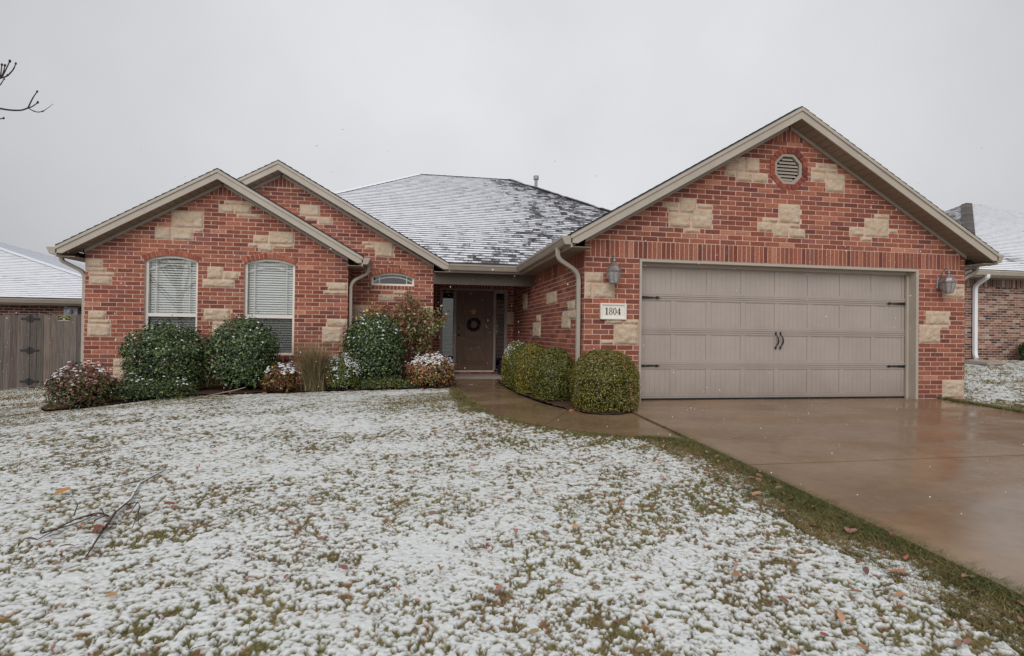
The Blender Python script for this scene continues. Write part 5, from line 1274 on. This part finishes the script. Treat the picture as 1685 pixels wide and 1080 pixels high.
caps([((RX0, RY0, RZ), (RX0+hx, RY0+h2_, rz))], mt=M['roofr'], parent=NRr, cov=-.5, wd=.17)
gutter([(RX0, RY0), (27, RY0)], [(0, -1)], RZ, NRr, M['trim'])
mb = MB(); mb.box(RX0, 27, RY0, RY0+.46, RZ-.2, RZ-.185); mb.build('soffit', M['soffit'], NRr)
mb = MB(); mb.box(RX0, 27, RY0+.001, RY0+.02, RZ-.19, RZ-.03); mb.box(RX0+.001, RX0+.02, RY0+.02, 16, RZ-.19, RZ-.03); mb.build('fascia', M['trim2'], NRr)
mb = MB(); mb.sweep(curve([(12.72, RY0-.06, RZ-.12), (12.72, RY0-.06, RZ-.22), (12.86, RY0+.38, RZ-.40), (12.86, RY0+.38, .72), (12.72, RY0+.22, .60)], .12), [(-.05, -.034), (.05, -.034), (.05, .034), (-.05, .034)], (1, 0, 0)); mb.build('downspout', M['white'], NRr)
sbk = empty('splash_block', (12.5, 4.5, .45), 'concrete splash block under the white downspout', 'splash block'); mb = MB()
mb.hexa([(12.25, 4.15, g1(12.4, 4.3)+.0), (12.85, 4.15, g1(12.8, 4.3)), (12.85, 4.9, g1(12.8, 4.9)+.0), (12.4, 4.9, g1(12.4, 4.9)), (12.25, 4.15, g1(12.4, 4.3)+.06), (12.85, 4.15, g1(12.8, 4.3)+.06), (12.85, 4.9, g1(12.8, 4.9)+.1), (12.4, 4.9, g1(12.4, 4.9)+.1)]); mb.build('block', M['trim2'], sbk)
dome('holly_shrub', 14.36, 4.6, .34, .3, 1.12, 'dark green shrub against the right neighbour brick wall', 3600, 61, G1, 0, ll=.06, lw=.03)

# ------------------------------------------------------------------ bare tree, mostly left of the frame
TR = empty('bare_tree', (-8.9, -2.6, g1(-8.9, -2.6)), 'leafless tree whose twig tips reach in at the upper left edge', 'tree')
mb = MB(); zt0 = g1(-8.9, -2.6)
mb.tube(curve([(-8.9, -2.6, zt0-.1), (-8.87, -2.6, 1.2), (-8.95, -2.58, 2.2), (-8.9, -2.6, 3.0)], .3, 4), [.10, .085, .08, .078, .076, .074, .07, .07, .068, .066, .06, .05][:len(curve([(-8.9, -2.6, zt0-.1), (-8.87, -2.6, 1.2), (-8.95, -2.58, 2.2), (-8.9, -2.6, 3.0)], .3, 4))], 10)
mb.build('trunk', M['bark'], TR, smooth=True)
mb = MB()
def limb(pts, r0, r1):
    p = curve(pts, .15, 3); n = len(p); mb.tube(p, [r0+(r1-r0)*k/(n-1) for k in range(n)], 6)
def bud(p, r=.008): mb.tube([Vector(p)-Vector((0, 0, r)), Vector(p), Vector(p)+Vector((.2*r, 0, r*1.4))], [r*.5, r, r*.5], 6)
Yb = -2.5
limb([(-8.9, -2.6, 2.1), (-8.0, -2.55, 2.85), (-6.9, Yb, 3.10), (-6.3, Yb, 2.98)], .040, .012)
limb([(-6.3, Yb, 2.98), (-5.99, Yb, 2.972), (-5.848, Yb, 2.952), (-5.77, Yb, 2.944), (-5.69, Yb, 2.95), (-5.645, Yb, 2.974)], .009, .0055)
limb([(-5.645, Yb, 2.974), (-5.612, Yb, 3.06), (-5.58, Yb, 3.117)], .005, .0035); bud((-5.58, Yb, 3.117))
limb([(-5.645, Yb, 2.974), (-5.61, Yb, 2.99), (-5.574, Yb, 3.026)], .005, .0035); bud((-5.574, Yb, 3.026), .009)
limb([(-5.645, Yb, 2.974), (-5.60, Yb, 2.95), (-5.568, Yb, 2.944), (-5.528, Yb, 2.958)], .0045, .0035); bud((-5.535, Yb, 2.955), .006); bud((-5.60, Yb, 2.95), .005)
limb([(-5.53, Yb, 2.957), (-5.457, Yb, 3.026)], .0025, .0012)
limb([(-6.9, Yb, 3.10), (-6.3, Yb, 3.15), (-5.98, Yb, 3.17), (-5.853, Yb, 3.205)], .012, .007)
limb([(-5.853, Yb, 3.205), (-5.801, Yb, 3.225), (-5.755, Yb, 3.29), (-5.741, Yb, 3.337)], .006, .0035); bud((-5.741, Yb, 3.337)); bud((-5.755, Yb, 3.295), .006); bud((-5.80, Yb, 3.235), .007)
limb([(-5.845, Yb, 3.21), (-5.82, Yb, 3.26), (-5.785, Yb, 3.353)], .006, .004); bud((-5.785, Yb, 3.353), .010)
limb([(-5.845, Yb, 3.21), (-5.828, Yb, 3.26), (-5.82, Yb, 3.314)], .005, .0035); bud((-5.82, Yb, 3.314), .009)
limb([(-5.853, Yb, 3.205), (-5.846, Yb, 3.26), (-5.842, Yb, 3.317)], .005, .0035); bud((-5.842, Yb, 3.317), .009)
limb([(-6.0, Yb, 3.08), (-5.852, Yb, 3.14), (-5.822, Yb, 3.207)], .006, .003); limb([(-6.3, Yb, 3.15), (-6.1, Yb, 3.06), (-6.0, Yb, 3.08)], .007, .006); bud((-5.822, Yb, 3.2), .006)
limb([(-6.3, Yb, 2.98), (-5.95, Yb, 2.84), (-5.821, Yb, 2.873)], .007, .004); bud((-5.821, Yb, 2.873), .008)
r_t = random.Random(3)
for i in range(22):            # the rest of the crown stays out of the picture
    a = r_t.uniform(1.7, 5.0); z0 = r_t.uniform(1.6, 3.0); L0 = r_t.uniform(.9, 1.9)
    p0 = Vector((-8.9, -2.6, z0)); d = Vector((math.cos(a), math.sin(a)*.9, r_t.uniform(.5, 1.4))).normalized(); p1 = p0+d*L0*.5+Vector((0, 0, .1)); p2 = p0+d*L0+Vector((0, 0, .25))
    limb([p0, p1, p2], .028, .008)
    for k in range(6):
        q = p0.lerp(p2, r_t.uniform(.35, 1)); e = (d+Vector((r_t.uniform(-.8, .4), r_t.uniform(-.8, .8), r_t.uniform(-.1, .8)))).normalized()*r_t.uniform(.25, .6); limb([q, q+e*.5+Vector((0, 0, .03)), q+e], .008, .003)
mb.build('branches', M['bark'], TR, smooth=True)

# ------------------------------------------------------------------ fallen branch on the lawn
def gp(x, y, h=0.): return (x, y, g1(x, y)+h)
FB = empty('fallen_branch', gp(-4.3, -3.9), 'dark fallen branch with a snow covered main stem lying on the lawn at lower left', 'branch')
mb = MB(); main = [gp(-4.36, -2.95, .006), gp(-4.38, -3.3, .010), gp(-4.27, -3.66, .014), gp(-4.24, -3.9, .018), gp(-4.19, -4.07, .018), gp(-4.13, -4.3, .014), gp(-4.06, -4.55, .006)]
mb.tube(main, [.003, .005, .007, .008, .008, .006, .003], 7, 0, (.045, .022, .022))
for pts, r0 in (([gp(-4.24, -3.98, .018), gp(-4.32, -3.93, .030), gp(-4.41, -4.05, .022), gp(-4.44, -4.27, .008)], .006), ([gp(-4.33, -3.95, .025), gp(-4.40, -3.97, .014), gp(-4.44, -4.16, .01)], .0045),
                ([gp(-4.40, -4.03, .05), gp(-4.45, -3.90, .075), gp(-4.50, -3.86, .09)], .004), ([gp(-4.47, -4.18, .035), gp(-4.44, -4.27, .035), gp(-4.33, -4.12, .035), gp(-4.29, -3.98, .04)], .005),
                ([gp(-4.27, -3.75, .015), gp(-4.21, -3.83, .035), gp(-4.14, -3.83, .05), gp(-4.03, -4.08, .008)], .0055), ([gp(-4.15, -3.83, .05), gp(-4.13, -4.02, .004)], .004), ([gp(-4.08, -3.95, .06), gp(-4.0, -4.22, .02)], .004),
                ([gp(-4.30, -3.94, .05), gp(-4.22, -4.05, .04)], .004), ([gp(-4.38, -3.3, .03), gp(-4.5, -3.45, .03)], .004)):
    p = curve(pts, .06, 3); mb.tube(p, [r0*(1-.6*k/(len(p)-1)) for k in range(len(p))], 6, 0, (.035, .014, .016))
mb.build('wood', M['leaf'], FB)
mb = MB(); mb.tube([Vector(p)+Vector((0, 0, .006)) for p in main[:4]], [.002, .005, .0055, .003], 8); mb.build('snow_ridge', M['snow'], FB, smooth=True)

# ------------------------------------------------------------------ leaves on the lawn
LC = [(.25, .12, .065), (.20, .095, .055), (.32, .17, .09), (.15, .07, .05), (.40, .22, .12), (.28, .15, .10), (.46, .28, .17)]
def leaf_geo(mb, x, y, L_, W_, col, seed, curl=.5, z=.03):
    r = random.Random(seed); a = r.uniform(0, 6.28); ca, sa = math.cos(a), math.sin(a); n = 7; rows_ = []
    zz_ = g1(x, y)+z; P = []
    for i in range(n+1):
        f = i/n; wv = W_*math.sin(math.pi*min(1, f*.92+.04))**.8*(1+.18*math.sin(f*21+seed)); h = curl*L_*.16*math.sin(math.pi*f+seed % 3*.4)+.004+(f-.5)*L_*.25*math.sin(seed*1.7)
        for s in (-1, 0, 1):
            u, v = (f-.5)*L_, s*wv*.5*(1-.25*curl); hz = h+s*W_*.22*math.sin(seed*2.3)+abs(s)*curl*W_*.3
            P.append((x+u*ca-v*sa, y+u*sa+v*ca, zz_+hz))
    F = []
    for i in range(n):
        for s in (0, 1): q = i*3+s; F.append((q, q+1, q+4, q+3))
    mb.add(P, F, 0, col)
    e = (x-(.5*L_+.02)*ca, y-(.5*L_+.02)*sa, zz_+.004); mb.tube([P[1], e], .0012, 4, 0, tuple(c*.6 for c in col))
big = [(-4.78, -3.47, .105, .05, (.50, .20, .04), 'large bright orange leaf lying flat on the snow at the lower left'), (-2.50, -4.04, .11, .035, (.48, .27, .14), 'curled tan leaf in the middle of the lawn'),
       (-2.28, -4.95, .10, .05, (.42, .20, .10), 'curled tan leaf nearest the bottom centre of the lawn'), (-1.83, -4.55, .10, .05, (.45, .20, .11), 'curled rust leaf right of the lawn centre'),
       (-.62, -5.62, .12, .05, (.50, .30, .18), 'pale curled leaf at the bottom edge of the lawn right of centre'), (-4.10, -3.0, .09, .05, (.34, .10, .05), 'red brown leaf beside the tip of the fallen branch'), (-.02, -5.3, .09, .05, (.42, .18, .10), 'rust curled leaf at the green lawn edge by the driveway')]
for i, (x, y, l_, w_, c, lab) in enumerate(big):
    mb = MB(); leaf_geo(mb, x, y, l_*.8, w_*.8, c, i+1, .2 if i == 0 else .8, .022); o = mb.build('fallen_leaf', M['leaf'], smooth=True)
    tag(o, lab, 'leaf', 'leaves fallen on the snowy lawn')
mb = MB(); r = random.Random(5); k = 0
while k < 1150:
    x, y = r.uniform(-9, .7), r.uniform(-6.4, 2.2)
    if r.random() > (.35+.65*(y < -1)): continue
    xa, ya = np.array([x]), np.array([y])
    if inpoly(xa, ya, WALK)[0] or x > .42 or inpoly(xa, ya, BED)[0]: continue
    cl = fbm(xa*.9, ya*.9, 201, 3)[0]
    if cl < .40 and r.random() < .6: continue
    if -.7 < x-.42+0 and r.random() < .2: pass
    c = r.choice(LC); s_ = r.uniform(.5, 1.2); leaf_geo(mb, x, y, .042*s_, r.uniform(.016, .030)*s_, tuple(q*r.uniform(.6, 1.1) for q in c), k, r.uniform(.0, .55), .008+r.uniform(0, .012)); k += 1
for i in range(46):
    x = .42-abs(r.gauss(0, .28))-.05; y = r.uniform(-6.5, -2.6); c = r.choice(LC); leaf_geo(mb, x, y, .055, .034, c, 900+i, r.uniform(.3, .9), .012)
for i in range(16): leaf_geo(mb, -4.22+r.gauss(0, .10), -4.12+r.gauss(0, .16), .06, .03, (r.uniform(.12, .26), .07, .045), 2000+i, .5, .015)
for (x, y) in ((-.33, -.62), (-.28, -.66), (-.36, -.58), (-.3, -.56)): leaf_geo(mb, x, y, .06, .035, (.55, .22, .10), int(x*-900), .6, .0)
for i in range(30): leaf_geo(mb, r.uniform(-7.6, -1.8), r.uniform(.5, 1.6) if r.random() < .3 else r.uniform(1.4, 2.3), .06, .03, r.choice(LC), 1300+i, .6, .015)
tag(mb.build('leaf_litter', M['leaf'], smooth=True), 'small brown and rust dead leaves scattered over the snowy lawn', 'leaf litter', kind='stuff')

# snow falling through the air
r = np.random.default_rng(9); n = 4600
P = np.stack([r.uniform(-11, 10, n), r.uniform(-5.6, 3.2, n), r.uniform(.1, 5.5, n)], 1)
P = P[(P[:, 2] < 2.3) & (P[:, 1] < 2.6) & ~((P[:, 0] > -.4) & (P[:, 1] > -.4)) & ~((P[:, 0] > -8.6) & (P[:, 0] < -3.3) & (P[:, 1] > 2.5))]; n = len(P)
o8 = np.array([[1, 0, 0], [-1, 0, 0], [0, 1, 0], [0, -1, 0], [0, 0, 1], [0, 0, -1]], float); sz = r.uniform(.0025, .0055, n)
V = (P[:, None, :]+o8[None]*sz[:, None, None]*r.uniform(.6, 1.3, (n, 6, 1))).reshape(-1, 3); b = np.arange(n)*6
F = np.concatenate([np.stack([b+i, b+j, b+k], 1) for i, j, k in ((0, 2, 4), (2, 1, 4), (1, 3, 4), (3, 0, 4), (2, 0, 5), (1, 2, 5), (3, 1, 5), (0, 3, 5))])
tag(np_mesh('falling_snow', V, F, M['snow'], smooth=True), 'light snowflakes falling in the air in front of the house', 'snow', kind='stuff')
